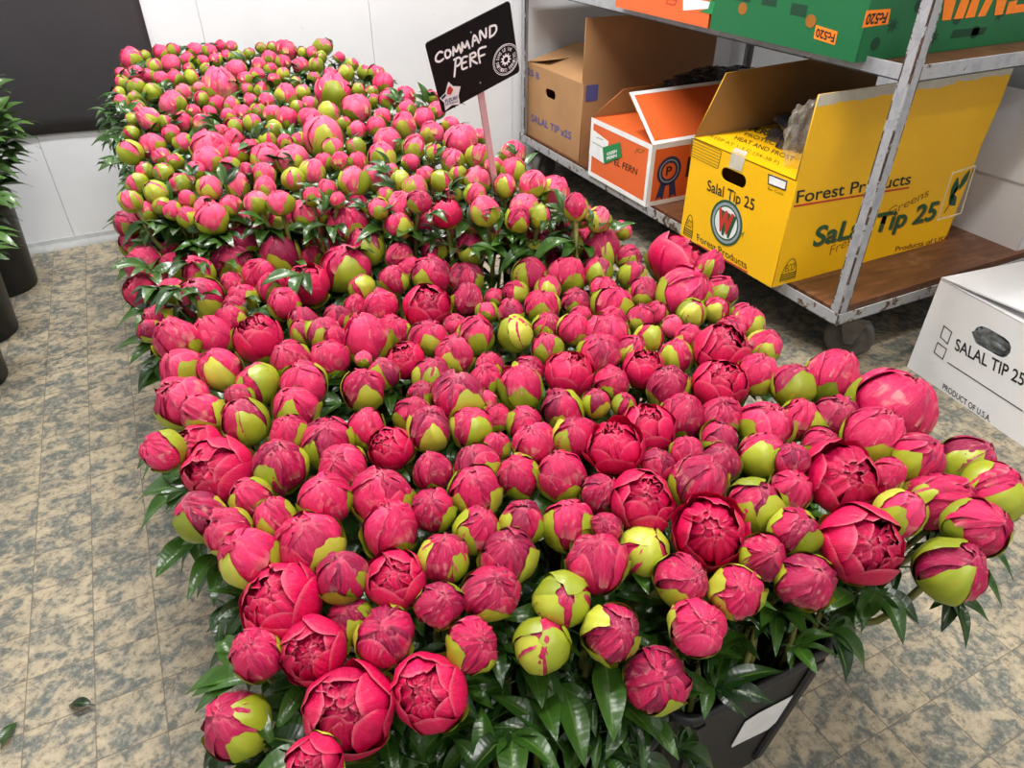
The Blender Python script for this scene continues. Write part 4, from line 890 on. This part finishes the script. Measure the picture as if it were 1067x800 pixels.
tag(part('distant_peonies', far, [M['young_petal'], M['sepal'], M['stem'], M['leaf']], None, True), 'pale coral pink peony buds crowded at the far end of the bed', 'peonies', None, 'stuff')
# loose foliage between and below the heads
fo2 = MB()
XY = np.array([q[0] for q in PTS])
for _ in range(1500):
    x, y = rng.uniform(-.08, .80), rng.uniform(.28, 2.62)
    dd = np.hypot(XY[:, 0] - x, XY[:, 1] - y); k = dd.argmin()
    if dd[k] > .07: continue
    zz = XY[k, 2] - rng.uniform(.05, .14)
    if x > .36 and y < .42: zz = max(zz, .39)
    lf_ = leaf_frame(rng.uniform(0, 6.28), rng.uniform(-.5, .5)); ls_ = rng.uniform(.05, .08)
    if over_label((x, y, zz), lf_, ls_): continue
    fo2.append(LEAFMB[rng.integers(0, 9)], mat4(lf_, np.array([x, y, zz]), ls_), rng.uniform(-.3, .2))
for _ in range(620):                                               # young leaves standing up between the far heads
    k = rng.integers(0, len(PTS)); q = PTS[k][0]
    if PTS[k][3] > 235: continue
    a = rng.uniform(0, 6.28); rr = PTS[k][1] * rng.uniform(1.0, 1.5)
    fo2.append(LEAFMB[rng.integers(0, 9)], mat4(leaf_frame(rng.uniform(0, 6.28), rng.uniform(.1, 1.1)), q + np.array([rr * math.cos(a), rr * math.sin(a), rng.uniform(-.045, .0)]), rng.uniform(.032, .055)), rng.uniform(-.2, .3))
for _ in range(260):                                               # the step between the two batches, and the left flank
    if 150 <= _ < 210: continue
    if _ < 150: p = np.array([rng.uniform(-.08, .72), rng.uniform(1.12, 1.38), rng.uniform(.44, .57)]); az = rng.normal(-1.57, .8)
    else: p = np.array([rng.uniform(-.07, .02), rng.uniform(1.1, 2.5), rng.uniform(.42, .60)]); az = rng.normal(3.14, .7)
    fo2.append(LEAFMB[rng.integers(0, 9)], mat4(leaf_frame(az, rng.uniform(-.3, .6)), p, rng.uniform(.05, .075)), rng.uniform(-.3, .2))
for _ in range(95):                                               # skirt of leaves over the front rims
    x = rng.uniform(.0, .66); y = rng.uniform(.34, .50); z = rng.uniform(.36, .45)
    if x > .38: y = max(y, .385); z = max(z, .385)
    az = rng.normal(-1.5 + (x - .34) * 2.6, .6); lf_ = leaf_frame(az, rng.uniform(.1, .6) if x > .38 else rng.uniform(-.1, .5)); ls_ = rng.uniform(.055, .07) if x > .38 else rng.uniform(.06, .085)
    if over_label((x, y, z), lf_, ls_): continue
    fo2.append(LEAFMB[rng.integers(0, 9)], mat4(lf_, np.array([x, y, z]), ls_), rng.uniform(-.4, .3))
for _ in range(60):                                                # small leaves just above the right front rim
    p = (rng.uniform(.40, .66), rng.uniform(.335, .45), rng.uniform(.345, .43)); lf_ = leaf_frame(rng.normal(-1.0, .8), rng.uniform(-.05, .5)); ls_ = rng.uniform(.045, .062)
    if over_label(p, lf_, ls_): continue
    fo2.append(LEAFMB[rng.integers(0, 9)], mat4(lf_, np.array(p), ls_), rng.uniform(-.4, .3))
tag(part('peony_foliage', fo2, M['leaf'], None, True), 'glossy dark green peony leaves filling the gaps under the flower heads', 'foliage', None, 'stuff')
# ------------------------------------------------------------------ row of round buckets with greenery at the left
def round_bucket(cx, cy, r0, r1, h, lab, grp):
    r = empty('round_bucket', (cx, cy, 0), lab, 'bucket', grp); b = MB()
    prof = [(r0 - .006, 0), (r0, .004), (r1, h - .03), (r1 + .006, h - .028), (r1 + .008, h), (r1 + .002, h + .002), (r1 - .004, h - .004), (r0 - .004, .008)]
    b.loops([[(cx + q * math.cos(a), cy + q * math.sin(a), z) for a in np.linspace(0, 2 * PI, 40, endpoint=False)] for q, z in prof])
    part('body', b, M['black'], r, True); return r
GB = [(-.575, 2.66, .105, .125, .30), (-.615, 2.34, .105, .125, .30), (-.625, 2.06, .105, .125, .28), (-.64, 1.80, .105, .125, .28), (-.618, 1.49, .105, .125, .28)]
names = ['nearest the back wall', 'second from the back wall', 'third from the back wall', 'fourth from the back wall', 'nearest the camera']
for (bx, by, r0, r1, h), nm in zip(GB, names):
    round_bucket(bx, by, r0, r1, h, 'round black bucket of greenery at the left edge, ' + nm, 'round buckets at the left')
def greenery(bx, by, z0, n, hgt, lab, sd):
    g = np.random.default_rng(sd); r = empty('greenery_bunch', (bx, by, .02), lab, 'cut greenery', 'bunches of greenery at the left')
    for k in range(n):
        a = g.uniform(0, 6.28); rad = g.uniform(.01, .045); p0 = np.array([bx - .055 + .03 * math.cos(a), by + .05 + .03 * math.sin(a), .03]); H_ = hgt * g.uniform(.8, 1.05)
        p1 = np.array([bx + rad * math.cos(a), by + rad * math.sin(a), z0]); p2 = p1 + np.array([math.cos(a) * .07, math.sin(a) * .07, (H_ - z0) * .6]); p3 = p1 + np.array([math.cos(a) * .11, math.sin(a) * .11, H_ - z0])
        b = MB(); b.tube([p0, p1, p2, p3], [.004, .0035, .003, .002], 6); st_ = part('stem', b, M['stem'], r, True)
        for j in range(6):
            u = g.uniform(.1, 1); pt = p1 + (p3 - p1) * u; az = g.uniform(0, 6.28) if j % 2 else a + g.normal(0, .5)
            lo = link('leaf', GLEAF[int(g.integers(0, 9))], r); lo.matrix_basis = toM(mat4(leaf_frame(az, g.uniform(-.1, .9)), pt - np.array([bx, by, .02]), g.uniform(.075, .105)))
GLEAF = [m.mesh('leaf', [M['leaf_dark']]) for m in LEAFMB]
greenery(-.515, 2.58, .30, 24, .62, 'tall dark leafy greenery in the round bucket nearest the back wall', 1)
greenery(-.575, 2.31, .30, 12, .42, 'low dark greenery in the second round bucket from the wall', 2)
greenery(-.585, 2.02, .28, 8, .38, 'low dark greenery in the third round bucket from the wall', 3)
for x, y, a, lab in ((100, 737, 2.6, 'fallen green leaf lying on the tiles left of the bed'), (3, 782, 1.2, 'small fallen leaf on the tiles at the lower left corner')):
    P = at_z(x, y, .001); o = link('fallen_leaf', leaf_mb(71, 1, .1).mesh('fallen_leaf', [M['leaf']])); m = mat4(leaf_frame(a, 0), P, .045); o.matrix_basis = toM(m); mn = min((o.matrix_basis @ v.co).z for v in o.data.vertices); o.location.z += .001 - mn; tag(o, lab, 'leaf', 'fallen leaves on the floor')

# ------------------------------------------------------------------ view
scene.view_settings.view_transform = 'Standard'; scene.view_settings.look = 'None'; scene.view_settings.gamma = 1; scene.view_settings.use_curve_mapping = False
scene.view_settings.exposure = 0.32
